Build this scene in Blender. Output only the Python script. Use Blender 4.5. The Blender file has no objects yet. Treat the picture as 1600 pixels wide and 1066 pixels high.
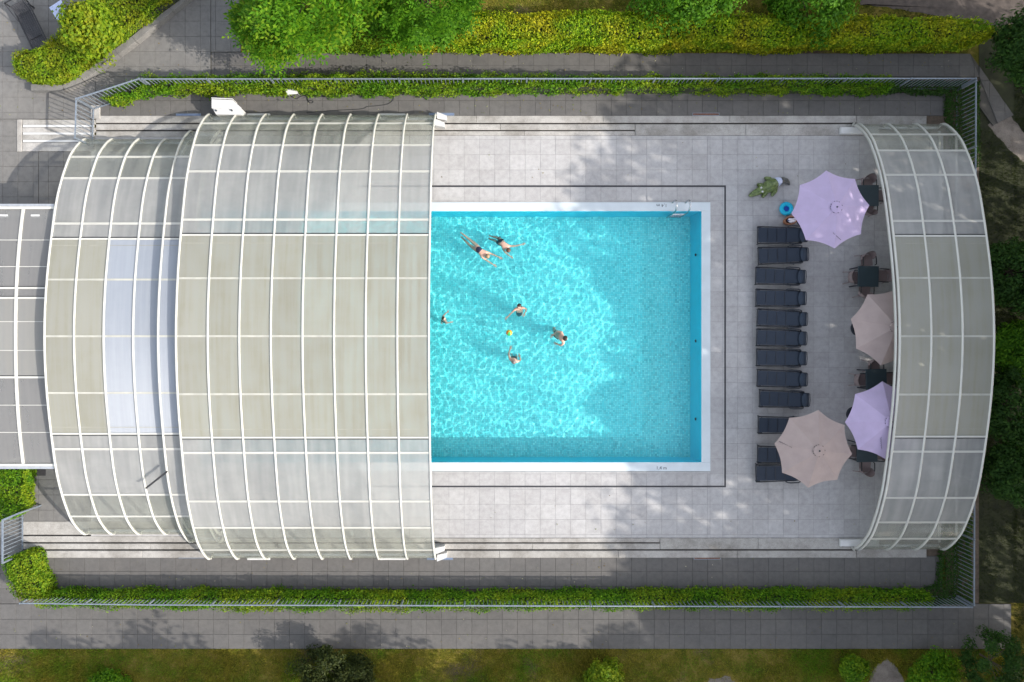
import bpy, bmesh, math, random
import numpy as np
from mathutils import Vector, Matrix

# ------------------------------------------------------------------ scale
S = 39.5            # photograph pixels per metre on the ground
H = 27.5            # camera height above the ground
NX, NY = 770.0, 533.0   # photograph pixel straight below the camera
R = math.radians

def W(px, py, z=0.0):
    k = (H - z) / H / S
    return Vector(((px - NX) * k, (NY - py) * k, z))

# ------------------------------------------------------------------ camera, sky, sun, exposure
sc = bpy.context.scene
cam = bpy.data.cameras.new('camera')
cam_ob = bpy.data.objects.new('camera', cam)
sc.collection.objects.link(cam_ob)
cam_ob.location = (0, 0, H)
cam.sensor_width = 36
cam.lens = 36 * H / (1600 / S)
cam.shift_x = 30 / 1600
cam.clip_end = 3000
sc.camera = cam_ob

SUN_DIR = Vector((-1.52, 0.60, -1.0)).normalized()      # the way the light travels
world = bpy.data.worlds.new('World'); sc.world = world; world.use_nodes = True
wn = world.node_tree.nodes; wl = world.node_tree.links
sky = wn.new('ShaderNodeTexSky'); sky.sky_type = 'NISHITA'; sky.sun_disc = False
sky.sun_elevation = math.asin(-SUN_DIR.z)
sky.sun_rotation = math.atan2(-SUN_DIR.x, -SUN_DIR.y)
sky.air_density = 1.0; sky.dust_density = 1.5; sky.ozone_density = 1.0
bg = wn['Background']; bg.inputs['Strength'].default_value = 0.132
veil = wn.new('ShaderNodeHueSaturation'); veil.inputs['Saturation'].default_value = 0.5     # thin high cloud whitens the blue
wl.new(sky.outputs['Color'], veil.inputs['Color']); 
# scattered thin clouds over the whole sky
wt = wn.new('ShaderNodeTexCoord'); wm = wn.new('ShaderNodeMapping'); wm.inputs['Scale'].default_value = (1.0, 1.0, 1.6)
wl.new(wt.outputs['Generated'], wm.inputs['Vector'])
wnz = wn.new('ShaderNodeTexNoise'); wnz.inputs['Scale'].default_value = 3.2; wnz.inputs['Detail'].default_value = 7; wnz.inputs['Roughness'].default_value = 0.58
wl.new(wm.outputs['Vector'], wnz.inputs['Vector'])
wr = wn.new('ShaderNodeValToRGB'); wr.color_ramp.elements[0].position = 0.44; wr.color_ramp.elements[0].color = (1, 1, 1, 1)
wr.color_ramp.elements[1].position = 0.70; wr.color_ramp.elements[1].color = (2.6, 2.45, 2.25, 1)
wl.new(wnz.outputs['Fac'], wr.inputs['Fac'])
wx = wn.new('ShaderNodeMix'); wx.data_type = 'RGBA'; wx.blend_type = 'MULTIPLY'; wx.inputs['Factor'].default_value = 1.0
wi = [i for i in wx.inputs if i.type == 'RGBA']
wl.new(veil.outputs['Color'], wi[0]); wl.new(wr.outputs['Color'], wi[1])
wl.new([o for o in wx.outputs if o.type == 'RGBA'][0], bg.inputs['Color'])

sun = bpy.data.lights.new('sun', 'SUN'); sun.energy = 2.5; sun.angle = R(0.53)
sun.color = (1.0, 0.94, 0.86)
sun_ob = bpy.data.objects.new('sun', sun); sc.collection.objects.link(sun_ob)
sun_ob.rotation_euler = SUN_DIR.to_track_quat('-Z', 'Y').to_euler()
sun_ob.location = (20, -10, 40)
sun.cycles.is_caustics_light = True

sc.view_settings.view_transform = 'Standard'
sc.view_settings.look = 'None'
sc.view_settings.gamma = 1.0
sc.view_settings.use_curve_mapping = False
sc.view_settings.exposure = 1.25
sc.render.engine = 'CYCLES'
cy = sc.cycles
cy.use_denoising = True
cy.max_bounces = 8; cy.diffuse_bounces = 3; cy.glossy_bounces = 3
cy.transmission_bounces = 5; cy.transparent_max_bounces = 24
cy.sample_clamp_indirect = 6.0
cy.blur_glossy = 0.5

# ------------------------------------------------------------------ object helpers
rng = np.random.default_rng(7)
random.seed(7)
LINK = sc.collection.objects.link

def tag(o, label=None, cat=None, group=None, kind=None):
    if label: o['label'] = label
    if cat: o['category'] = cat
    if group: o['group'] = group
    if kind: o['kind'] = kind
    return o

def empty(name, loc=(0, 0, 0), rz=0.0, label=None, cat=None, group=None, kind=None):
    o = bpy.data.objects.new(name, None); LINK(o)
    o.location = loc; o.rotation_euler = (0, 0, rz)
    o.empty_display_size = 0.2
    return tag(o, label, cat, group, kind)

class MB:
    """collects vertices and faces for one mesh"""
    def __init__(s):
        s.v = []; s.f = []; s.m = []; s.cur = 0
    def add(s, verts, faces):
        b = len(s.v)
        s.v.extend([tuple(p) for p in verts])
        for f in faces:
            s.f.append(tuple(i + b for i in f)); s.m.append(s.cur)
        return s
    def box(s, x0, x1, y0, y1, z0, z1):
        v = [(x0, y0, z0), (x1, y0, z0), (x1, y1, z0), (x0, y1, z0), (x0, y0, z1), (x1, y0, z1), (x1, y1, z1), (x0, y1, z1)]
        return s.add(v, [(3, 2, 1, 0), (4, 5, 6, 7), (0, 1, 5, 4), (1, 2, 6, 5), (2, 3, 7, 6), (3, 0, 4, 7)])
    def bbox(s, x0, x1, y0, y1, z0, z1, b=0.004):
        """box with a bevelled top edge"""
        v = [(x0, y0, z0), (x1, y0, z0), (x1, y1, z0), (x0, y1, z0),
             (x0, y0, z1 - b), (x1, y0, z1 - b), (x1, y1, z1 - b), (x0, y1, z1 - b),
             (x0 + b, y0 + b, z1), (x1 - b, y0 + b, z1), (x1 - b, y1 - b, z1), (x0 + b, y1 - b, z1)]
        f = [(8, 9, 10, 11)]
        for i in range(4):
            j = (i + 1) % 4
            f += [(i, j, j + 4, i + 4), (i + 4, j + 4, j + 8, i + 8)]
        return s.add(v, f)
    def prism(s, poly, z0, z1, bevel=0.0):
        n = len(poly)
        a = sum(poly[i][0] * poly[(i + 1) % n][1] - poly[(i + 1) % n][0] * poly[i][1] for i in range(n))
        if a < 0: poly = poly[::-1]
        v = [(p[0], p[1], z0) for p in poly] + [(p[0], p[1], z1) for p in poly]
        f = [tuple(range(n))[::-1], tuple(range(n, 2 * n))]
        for i in range(n):
            j = (i + 1) % n
            f.append((i, j, n + j, n + i))
        return s.add(v, f)
    def tube(s, pts, r, seg=8, close=False, caps=True):
        pts = [Vector(p) for p in pts]; n = len(pts)
        rad = r if isinstance(r, (list, tuple)) else [r] * n
        rings = []; up = None
        for i, p in enumerate(pts):
            if close:
                d = (pts[(i + 1) % n] - pts[i - 1]).normalized()
            else:
                d = (pts[min(i + 1, n - 1)] - pts[max(i - 1, 0)]).normalized()
            if up is None:
                up = Vector((0, 0, 1)) if abs(d.z) < 0.9 else Vector((1, 0, 0))
            a = d.cross(up)
            if a.length < 1e-5: a = d.cross(Vector((0, 1, 0.1)))
            a.normalize(); b = a.cross(d).normalized(); up = b
            rings.append([p + (a * math.cos(2 * math.pi * k / seg) + b * math.sin(2 * math.pi * k / seg)) * rad[i] for k in range(seg)])
        v = [q for ring in rings for q in ring]; f = []
        for i in range(n if close else n - 1):
            for k in range(seg):
                i2 = (i + 1) % n; k2 = (k + 1) % seg
                f.append((i * seg + k, i2 * seg + k, i2 * seg + k2, i * seg + k2)[::-1])
        if caps and not close:
            f.append(tuple(range(seg))); f.append(tuple(range((n - 1) * seg, n * seg))[::-1])
        return s.add(v, f)
    def bar(s, p, q, w, h):
        """rectangular bar between two points, w across, h deep"""
        p = Vector(p); q = Vector(q); d = (q - p).normalized()
        up = Vector((0, 0, 1)) if abs(d.z) < 0.95 else Vector((0, 1, 0))
        a = d.cross(up).normalized(); b = a.cross(d).normalized()
        v = []
        for c in (p, q):
            for (i, j) in ((-1, -1), (1, -1), (1, 1), (-1, 1)):
                v.append(c + a * (i * w / 2) + b * (j * h / 2))
        return s.add(v, [(0, 1, 2, 3), (7, 6, 5, 4), (0, 4, 5, 1), (1, 5, 6, 2), (2, 6, 7, 3), (3, 7, 4, 0)])
    def disc(s, c, r, z0, z1, seg=16, r2=None):
        r2 = r if r2 is None else r2
        v = [(c[0] + r * math.cos(2 * math.pi * k / seg), c[1] + r * math.sin(2 * math.pi * k / seg), z0) for k in range(seg)]
        v += [(c[0] + r2 * math.cos(2 * math.pi * k / seg), c[1] + r2 * math.sin(2 * math.pi * k / seg), z1) for k in range(seg)]
        f = [tuple(range(seg))[::-1], tuple(range(seg, 2 * seg))]
        for k in range(seg):
            j = (k + 1) % seg; f.append((k, j, seg + j, seg + k))
        return s.add(v, f)
    def ball(s, c, r, seg=12, rings=8):
        rx, ry, rz = r if isinstance(r, (tuple, list)) else (r, r, r)
        v = [(c[0], c[1], c[2] + rz)]
        for i in range(1, rings):
            t = math.pi * i / rings
            for k in range(seg):
                a = 2 * math.pi * k / seg
                v.append((c[0] + rx * math.sin(t) * math.cos(a), c[1] + ry * math.sin(t) * math.sin(a), c[2] + rz * math.cos(t)))
        v.append((c[0], c[1], c[2] - rz)); f = []
        for k in range(seg):
            f.append((0, 1 + k, 1 + (k + 1) % seg))
        for i in range(rings - 2):
            for k in range(seg):
                a = 1 + i * seg + k; b = 1 + i * seg + (k + 1) % seg
                f.append((a, a + seg, b + seg, b))
        o = 1 + (rings - 2) * seg
        for k in range(seg):
            f.append((o + (k + 1) % seg, o + k, len(v) - 1))
        return s.add(v, f)
    def mesh(s, name, mats, smooth=False):
        me = bpy.data.meshes.new(name)
        me.from_pydata(s.v, [], s.f)
        for m in (mats if isinstance(mats, (list, tuple)) else [mats]): me.materials.append(m)
        if any(s.m): me.polygons.foreach_set('material_index', s.m)
        if smooth: me.polygons.foreach_set('use_smooth', [True] * len(s.f))
        me.update()
        return me
    def build(s, name, mats, parent=None, smooth=False, loc=None):
        return inst(name, s.mesh(name, mats, smooth), parent, loc)

def inst(name, me, parent=None, loc=None, rz=None):
    o = bpy.data.objects.new(name, me); LINK(o)
    if parent is not None: o.parent = parent
    if loc is not None: o.location = loc
    if rz is not None: o.rotation_euler = (0, 0, rz)
    return o

def copy_tree(o, parent=None):
    c = o.copy(); LINK(c)
    if parent is not None: c.parent = parent
    for ch in [x for x in KIDS.get(o.name, [])]:
        copy_tree(ch, c)
    return c
KIDS = {}
def note_kids(root):
    for o in list(root.children_recursive):
        KIDS.setdefault(o.parent.name, []).append(o)

def np_mesh(name, V, nper, mats, smooth=False, mi=None):
    """V (N, nper, 3): N separate faces of nper corners"""
    N = V.shape[0]
    me = bpy.data.meshes.new(name)
    me.vertices.add(N * nper); me.vertices.foreach_set('co', V.reshape(-1).astype(np.float32))
    me.loops.add(N * nper); me.loops.foreach_set('vertex_index', np.arange(N * nper, dtype=np.int32))
    me.polygons.add(N); me.polygons.foreach_set('loop_start', np.arange(0, N * nper, nper, dtype=np.int32))
    try: me.polygons.foreach_set('loop_total', np.full(N, nper, dtype=np.int32))
    except Exception: pass
    for m in (mats if isinstance(mats, (list, tuple)) else [mats]): me.materials.append(m)
    if mi is not None: me.polygons.foreach_set('material_index', mi.astype(np.int32))
    me.update(calc_edges=True); me.validate()
    return me

# ------------------------------------------------------------------ materials
def newmat(name):
    m = bpy.data.materials.new(name); m.use_nodes = True
    nt = m.node_tree; p = nt.nodes['Principled BSDF']
    return m, nt, p

def ramp(nt, fac, stops, interp='LINEAR'):
    r = nt.nodes.new('ShaderNodeValToRGB'); r.color_ramp.interpolation = interp
    el = r.color_ramp.elements
    while len(el) > 1: el.remove(el[-1])
    el[0].position = stops[0][0]; el[0].color = (*stops[0][1], 1)
    for pos, c in stops[1:]:
        e = el.new(pos); e.color = (*c, 1)
    nt.links.new(fac, r.inputs['Fac'])
    return r.outputs['Color']

def position(nt, scale=(1, 1, 1)):
    g = nt.nodes.new('ShaderNodeNewGeometry')
    mp = nt.nodes.new('ShaderNodeMapping'); mp.inputs['Scale'].default_value = scale
    nt.links.new(g.outputs['Position'], mp.inputs['Vector'])
    return mp.outputs['Vector']

def noise(nt, scale, detail=4, rough=0.55, vec=None, stretch=(1, 1, 1)):
    n = nt.nodes.new('ShaderNodeTexNoise')
    n.inputs['Scale'].default_value = scale; n.inputs['Detail'].default_value = detail; n.inputs['Roughness'].default_value = rough
    nt.links.new(vec if vec is not None else position(nt, stretch), n.inputs['Vector'])
    return n.outputs['Fac']

def mixc(nt, fac, a, b, mode='MIX'):
    n = nt.nodes.new('ShaderNodeMix'); n.data_type = 'RGBA'; n.blend_type = mode
    for val, sock in ((fac, n.inputs['Factor']), (a, n.inputs['A']), (b, n.inputs['B'])):
        pass
    ins = [i for i in n.inputs if i.enabled]
    for val, sock in zip((fac, a, b), ins):
        if hasattr(val, 'is_output'): nt.links.new(val, sock)
        elif isinstance(val, (tuple, list)): sock.default_value = (*val, 1)
        else: sock.default_value = val
    return [o for o in n.outputs if o.enabled][0]

def math_n(nt, op, a, b=None):
    n = nt.nodes.new('ShaderNodeMath'); n.operation = op
    for val, sock in ((a, n.inputs[0]), (b, n.inputs[1])):
        if val is None: continue
        if hasattr(val, 'is_output'): nt.links.new(val, sock)
        else: sock.default_value = val
    return n.outputs[0]

def bump(nt, p, h, strength=0.3, dist=0.01):
    b = nt.nodes.new('ShaderNodeBump'); b.inputs['Strength'].default_value = strength; b.inputs['Distance'].default_value = dist
    nt.links.new(h, b.inputs['Height']); nt.links.new(b.outputs['Normal'], p.inputs['Normal'])

def piece_random(nt):
    """a random number for every loose piece and every object"""
    g = nt.nodes.new('ShaderNodeNewGeometry'); o = nt.nodes.new('ShaderNodeObjectInfo')
    return math_n(nt, 'FRACT', math_n(nt, 'ADD', g.outputs['Random Per Island'], o.outputs['Random']))

def simple(name, col, rough=0.6, metal=0.0, var=0.12, nscale=6.0, bumps=0.0, spec=0.5):
    m, nt, p = newmat(name)
    n = noise(nt, nscale, 5)
    dark = tuple(c * (1 - var) for c in col); lite = tuple(min(1, c * (1 + var)) for c in col)
    nt.links.new(ramp(nt, n, [(0.3, dark), (0.7, lite)]), p.inputs['Base Color'])
    p.inputs['Roughness'].default_value = rough; p.inputs['Metallic'].default_value = metal
    p.inputs['Specular IOR Level'].default_value = spec
    if bumps: bump(nt, p, noise(nt, nscale * 8, 3), bumps)
    return m

def slab_mat(name, c0, c1, stain, joint_wear=0.5, rough=0.75, fine=60):
    m, nt, p = newmat(name)
    r = piece_random(nt)
    base = ramp(nt, r, [(0.0, c0), (1.0, c1)])
    big = noise(nt, 0.7, 6, 0.65)
    mid = noise(nt, 5.0, 6, 0.65)
    f1 = ramp(nt, big, [(0.42, (0, 0, 0)), (0.72, (1, 1, 1))])
    c = mixc(nt, math_n(nt, 'MULTIPLY', f1, joint_wear), base, stain, 'MIX')
    sp = noise(nt, fine, 3)
    g = ramp(nt, sp, [(0.3, (0.82, 0.82, 0.82)), (0.7, (1.12, 1.12, 1.12))])
    c = mixc(nt, 1.0, c, g, 'MULTIPLY')
    g2 = ramp(nt, mid, [(0.3, (0.86, 0.86, 0.86)), (0.6, (1.06, 1.06, 1.06))])
    c = mixc(nt, 1.0, c, g2, 'MULTIPLY')
    sp2 = noise(nt, 23, 2, 0.5)
    g3 = ramp(nt, sp2, [(0.0, (0.6, 0.6, 0.58)), (0.27, (1, 1, 1)), (0.76, (1, 1, 1)), (0.82, (1.35, 1.35, 1.33))])
    c = mixc(nt, 0.6, c, g3, 'MULTIPLY')
    nt.links.new(c, p.inputs['Base Color'])
    p.inputs['Roughness'].default_value = rough
    p.inputs['Specular IOR Level'].default_value = 0.3
    bump(nt, p, sp, 0.25, 0.004)
    return m

def leaf_mat(name, cols, tint_scale=0.8, tint=None, trans=0.35, rough=0.62):
    m, nt, p = newmat(name)
    r = piece_random(nt)
    n = len(cols)
    c = ramp(nt, r, [(i / max(1, n - 1), col) for i, col in enumerate(cols)])
    if tint:
        t = noise(nt, tint_scale, 4, 0.6)
        f = ramp(nt, t, [(0.42, (0, 0, 0)), (0.62, (1, 1, 1))])
        c2 = ramp(nt, r, [(i / max(1, len(tint) - 1), col) for i, col in enumerate(tint)])
        c = mixc(nt, f, c, c2)
    nt.links.new(c, p.inputs['Base Color'])
    p.inputs['Roughness'].default_value = rough
    p.inputs['Specular IOR Level'].default_value = 0.18
    tr = nt.nodes.new('ShaderNodeBsdfTranslucent')
    bright = mixc(nt, 1.0, c, (1.1, 1.25, 0.5), 'MULTIPLY')
    nt.links.new(bright, tr.inputs['Color'])
    ms = nt.nodes.new('ShaderNodeMixShader'); ms.inputs['Fac'].default_value = trans
    nt.links.new(p.outputs['BSDF'], ms.inputs[1]); nt.links.new(tr.outputs['BSDF'], ms.inputs[2])
    nt.links.new(ms.outputs[0], nt.nodes['Material Output'].inputs['Surface'])
    return m

def pane_mat(name, col, dirt_glare, milk, rough=0.25, aniso=0.0, trans=0.25, tint=(0.93, 0.95, 0.95), dirt_glare_amt=0.5, spec=0.5, streak=7.0):
    """cellular plastic sheet: partly clear, partly milky, streaked along the fall of the roof with grime and, on sides, painted pale reflections"""
    m, nt, p = newmat(name)
    r = piece_random(nt)
    st = noise(nt, 1.0, 5 if streak > 4 else 2, 0.65, stretch=(streak, 0.25, 0.25))
    blot = noise(nt, 1.3, 5, 0.6)
    d = math_n(nt, 'MULTIPLY', ramp(nt, st, [(0.38, (0, 0, 0)), (0.70, (1, 1, 1))]), dirt_glare_amt)
    d = math_n(nt, 'ADD', d, math_n(nt, 'MULTIPLY', ramp(nt, blot, [(0.4, (0, 0, 0)), (0.75, (1, 1, 1))]), dirt_glare_amt * 0.6))
    c = mixc(nt, d, col, dirt_glare)
    c = mixc(nt, 1.0, c, ramp(nt, r, [(0, (0.93, 0.93, 0.93)), (1, (1.04, 1.04, 1.04))]), 'MULTIPLY')
    speck = noise(nt, 9.0, 2, 0.5, stretch=(2.5, 0.8, 0.8))
    c = mixc(nt, 0.5, c, ramp(nt, speck, [(0.0, (0.55, 0.55, 0.5)), (0.26, (1, 1, 1))]), 'MULTIPLY')
    nt.links.new(c, p.inputs['Base Color'])
    p.inputs['Roughness'].default_value = rough
    p.inputs['Specular IOR Level'].default_value = spec
    if aniso:
        p.inputs['Anisotropic'].default_value = aniso
        cx = nt.nodes.new('ShaderNodeCombineXYZ'); cx.inputs[0].default_value = 1.0
        p.inputs['IOR'].default_value = 1.9
        nt.links.new(cx.outputs[0], p.inputs['Tangent'])
    tl = nt.nodes.new('ShaderNodeBsdfTranslucent'); nt.links.new(c, tl.inputs['Color'])
    m1 = nt.nodes.new('ShaderNodeMixShader'); m1.inputs['Fac'].default_value = trans
    nt.links.new(p.outputs['BSDF'], m1.inputs[1]); nt.links.new(tl.outputs[0], m1.inputs[2])
    tp = nt.nodes.new('ShaderNodeBsdfTransparent'); tp.inputs['Color'].default_value = (*tint, 1)
    m2 = nt.nodes.new('ShaderNodeMixShader')
    fac = math_n(nt, 'ADD', milk, math_n(nt, 'MULTIPLY', d, 0.25))
    nt.links.new(fac, m2.inputs['Fac'])
    nt.links.new(tp.outputs[0], m2.inputs[1]); nt.links.new(m1.outputs[0], m2.inputs[2])
    nt.links.new(m2.outputs[0], nt.nodes['Material Output'].inputs['Surface'])
    return m

M = {}
M['deck'] = slab_mat('deck_stone', (0.375, 0.365, 0.362), (0.43, 0.42, 0.416), (0.33, 0.315, 0.305), 0.55, 0.7)
M['grout'] = simple('grout', (0.26, 0.255, 0.25), 0.9)
M['paving'] = slab_mat('grey_paving', (0.104, 0.099, 0.095), (0.118, 0.113, 0.108), (0.145, 0.135, 0.124), 0.5, 0.8)
M['plaza'] = slab_mat('plaza_paving', (0.150, 0.145, 0.138), (0.168, 0.162, 0.154), (0.19, 0.18, 0.165), 0.5, 0.8)
M['paving_joint'] = simple('paving_joint', (0.075, 0.07, 0.062), 0.95)
M['concrete'] = slab_mat('old_concrete', (0.36, 0.345, 0.32), (0.42, 0.40, 0.375), (0.17, 0.155, 0.135), 0.9, 0.85, 40)
M['kerb'] = slab_mat('kerb_concrete', (0.15, 0.145, 0.138), (0.18, 0.174, 0.165), (0.27, 0.255, 0.235), 0.7, 0.85, 40)
M['steel'] = simple('dark_rail_steel', (0.035, 0.03, 0.028), 0.6, 0.6)
M['rust'] = simple('rusty_steel', (0.16, 0.075, 0.05), 0.8, 0.2, 0.35, 12)
M['coping'] = simple('pool_coping', (0.53, 0.585, 0.615), 0.35, 0, 0.05, 2.0)
M['white'] = simple('white_paint', (0.56, 0.555, 0.54), 0.35, 0, 0.06, 3.0)
M['rib'] = simple('cream_powder_coat', (0.52, 0.51, 0.465), 0.45, 0, 0.07, 2.0)
M['rib_dull'] = simple('weathered_bar', (0.45, 0.44, 0.385), 0.5, 0, 0.12, 3.0)
M['bar_dark'] = simple('dull_purlin', (0.30, 0.29, 0.24), 0.6, 0, 0.12, 3.0)
M['alu'] = simple('aluminium', (0.62, 0.63, 0.64), 0.35, 0.7, 0.1)
M['galv'] = simple('galvanised_steel', (0.22, 0.255, 0.30), 0.5, 0.4, 0.18, 14)
M['chrome'] = simple('polished_steel', (0.50, 0.52, 0.54), 0.15, 1.0, 0.04)
M['black'] = simple('black_rubber', (0.02, 0.02, 0.022), 0.55)
M['slot'] = simple('drain_slot', (0.03, 0.03, 0.035), 0.6)
M['navy'] = simple('navy_mesh_fabric', (0.016, 0.026, 0.044), 0.75, 0, 0.2, 60, 0.2)
M['navy_frame'] = simple('navy_plastic', (0.012, 0.016, 0.025), 0.4, 0, 0.1)
M['pillow'] = simple('navy_pillow_fabric', (0.021, 0.033, 0.053), 0.8, 0, 0.15, 40, 0.2)
M['slate'] = simple('slate_table_top', (0.028, 0.046, 0.055), 0.45, 0, 0.1, 3)
M['taupe_plastic'] = simple('taupe_plastic', (0.24, 0.185, 0.18), 0.5, 0, 0.08, 4)
M['lilac'] = None
M['skin'] = simple('skin', (0.60, 0.36, 0.27), 0.5, 0, 0.08, 8)
M['skin_pale'] = simple('pale_skin', (0.68, 0.44, 0.35), 0.5, 0, 0.08, 8)
M['hair_dark'] = simple('dark_hair', (0.03, 0.018, 0.012), 0.5, 0, 0.3, 60)
M['hair_fair'] = simple('fair_hair', (0.34, 0.22, 0.12), 0.5, 0, 0.3, 60)
M['hair_brown'] = simple('brown_hair', (0.11, 0.05, 0.025), 0.5, 0, 0.3, 60)
M['hair_grey'] = simple('grey_hair', (0.20, 0.165, 0.15), 0.5, 0, 0.3, 60)
M['suit_black'] = simple('black_swimsuit', (0.012, 0.012, 0.02), 0.5)
M['suit_teal'] = simple('teal_swimsuit', (0.01, 0.07, 0.09), 0.5)
M['suit_navy'] = simple('navy_swimsuit', (0.02, 0.02, 0.05), 0.5)
M['eye'] = simple('eye', (0.05, 0.03, 0.02), 0.2)
M['bark'] = simple('bark', (0.12, 0.09, 0.065), 0.9, 0, 0.35, 10, 0.6)
M['twig'] = simple('dark_twigs', (0.022, 0.028, 0.012), 0.95, 0, 0.4, 8)
M['bench'] = simple('charcoal_bench', (0.028, 0.028, 0.032), 0.5, 0.2, 0.2)
M['table_blue'] = simple('pale_blue_table', (0.42, 0.47, 0.66), 0.4, 0, 0.06, 3)
M['basket'] = simple('woven_basket', (0.30, 0.13, 0.07), 0.8, 0, 0.35, 50, 0.5)
M['towel'] = simple('white_towel', (0.74, 0.68, 0.70), 0.9, 0, 0.08, 20, 0.3)
M['towel_blue'] = simple('blue_cloth', (0.08, 0.11, 0.2), 0.9, 0, 0.2, 20)
M['ring'] = simple('turquoise_vinyl', (0.0, 0.42, 0.62), 0.3, 0, 0.05)
M['ring_mid'] = simple('deep_blue_vinyl', (0.004, 0.055, 0.36), 0.35, 0, 0.05)
M['ink'] = simple('dark_print', (0.03, 0.04, 0.05), 0.6)
M['mat'] = simple('dark_door_mat', (0.045, 0.043, 0.045), 0.95, 0, 0.3, 60, 0.5)
M['blue_grille'] = simple('blue_grey_grille', (0.18, 0.23, 0.34), 0.35, 0.3, 0.1)
M['bark_soil'] = simple('soil', (0.10, 0.075, 0.055), 0.95, 0, 0.3, 8, 0.5)

def cloth(name, col, trans=0.25):
    m, nt, p = newmat(name)
    n = noise(nt, 3.0, 4); w = noise(nt, 140, 2)
    c = ramp(nt, n, [(0.3, tuple(x * 0.94 for x in col)), (0.7, tuple(min(1, x * 1.05) for x in col))])
    nt.links.new(c, p.inputs['Base Color']); p.inputs['Roughness'].default_value = 0.85
    p.inputs['Specular IOR Level'].default_value = 0.2
    bump(nt, p, w, 0.2, 0.002)
    tr = nt.nodes.new('ShaderNodeBsdfTranslucent'); nt.links.new(c, tr.inputs['Color'])
    ms = nt.nodes.new('ShaderNodeMixShader'); ms.inputs['Fac'].default_value = trans
    nt.links.new(p.outputs['BSDF'], ms.inputs[1]); nt.links.new(tr.outputs['BSDF'], ms.inputs[2])
    nt.links.new(ms.outputs[0], nt.nodes['Material Output'].inputs['Surface'])
    return m
M['lilac'] = cloth('lilac_canvas', (0.55, 0.45, 0.65))
M['taupe'] = cloth('taupe_canvas', (0.45, 0.36, 0.335))

# panes
M['roof_dirty'] = pane_mat('mossy_roof_sheet', (0.445, 0.438, 0.385), (0.32, 0.31, 0.245), 0.74, 0.24, 0.0, 0.25, (0.85, 0.85, 0.78), 0.9)
M['roof_clean'] = pane_mat('clean_roof_sheet', (0.40, 0.43, 0.48), (0.42, 0.44, 0.47), 0.66, 0.55, 0.85, 0.2, (0.9, 0.93, 0.97), 0.25, 0.8)
M['side'] = pane_mat('clear_side_sheet', (0.45, 0.45, 0.44), (0.54, 0.53, 0.50), 0.44, 0.10, 0.0, 0.25, (0.90, 0.90, 0.89), 0.5, 0.5, 2.2)  # paler streak tone paints soft reflections onto the side sheets
M['side_low'] = pane_mat('clear_low_sheet', (0.43, 0.42, 0.39), (0.50, 0.49, 0.42), 0.20, 0.12, 0.0, 0.25, (0.9, 0.92, 0.9), 0.5, 0.5, 2.2)  # pale streaks here too are reflections put into the colour
M['low_roof'] = pane_mat('grey_walkway_sheet', (0.44, 0.435, 0.425), (0.34, 0.33, 0.32), 0.36, 0.12, 0.0, 0.25, (0.80, 0.81, 0.81), 0.7, 0.5, 3.0)
M['low_roof_mid'] = pane_mat('milky_walkway_sheet', (0.42, 0.415, 0.395), (0.34, 0.33, 0.30), 0.6, 0.2, 0.0, 0.25, (0.85, 0.85, 0.84), 0.7, 0.5, 3.0)

# foliage
M['hedge'] = leaf_mat('hedge_leaf', [(0.035, 0.115, 0.004), (0.08, 0.20, 0.006), (0.16, 0.30, 0.01)], 0.8, [(0.07, 0.15, 0.006), (0.17, 0.26, 0.010), (0.28, 0.33, 0.015)])
M['hedge_yellow'] = leaf_mat('golden_hedge_leaf', [(0.07, 0.17, 0.006), (0.18, 0.31, 0.008), (0.34, 0.43, 0.012)], 0.7, [(0.13, 0.15, 0.008), (0.32, 0.31, 0.010), (0.52, 0.47, 0.015)])
M['tree_bright'] = leaf_mat('bright_tree_leaf', [(0.045, 0.14, 0.006), (0.09, 0.23, 0.009), (0.17, 0.32, 0.014)], 0.9, [(0.035, 0.11, 0.006), (0.075, 0.19, 0.009), (0.22, 0.28, 0.015)], 0.35)
M['tree_mid'] = leaf_mat('mid_green_tree_leaf', [(0.03, 0.10, 0.004), (0.06, 0.17, 0.006), (0.11, 0.24, 0.01)], 0.9, None, 0.35)
M['tree_dark'] = leaf_mat('dark_tree_leaf', [(0.016, 0.05, 0.008), (0.03, 0.08, 0.012), (0.05, 0.11, 0.016)], 0.9, None, 0.3)
M['bush_yellow'] = leaf_mat('yellow_green_bush_leaf', [(0.075, 0.16, 0.006), (0.14, 0.24, 0.008), (0.23, 0.31, 0.012)], 1.2, [(0.11, 0.15, 0.006), (0.20, 0.23, 0.010), (0.30, 0.30, 0.015)])
M['dry_bush'] = leaf_mat('dull_bush_leaf', [(0.016, 0.026, 0.005), (0.03, 0.044, 0.008), (0.055, 0.065, 0.012)], 1.0, None, 0.25)
M['grass'] = leaf_mat('grass_blade', [(0.12, 0.125, 0.010), (0.23, 0.205, 0.02), (0.36, 0.28, 0.05)], 0.6, [(0.05, 0.13, 0.006), (0.11, 0.22, 0.010), (0.19, 0.30, 0.018)], 0.3, 0.7)

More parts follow.
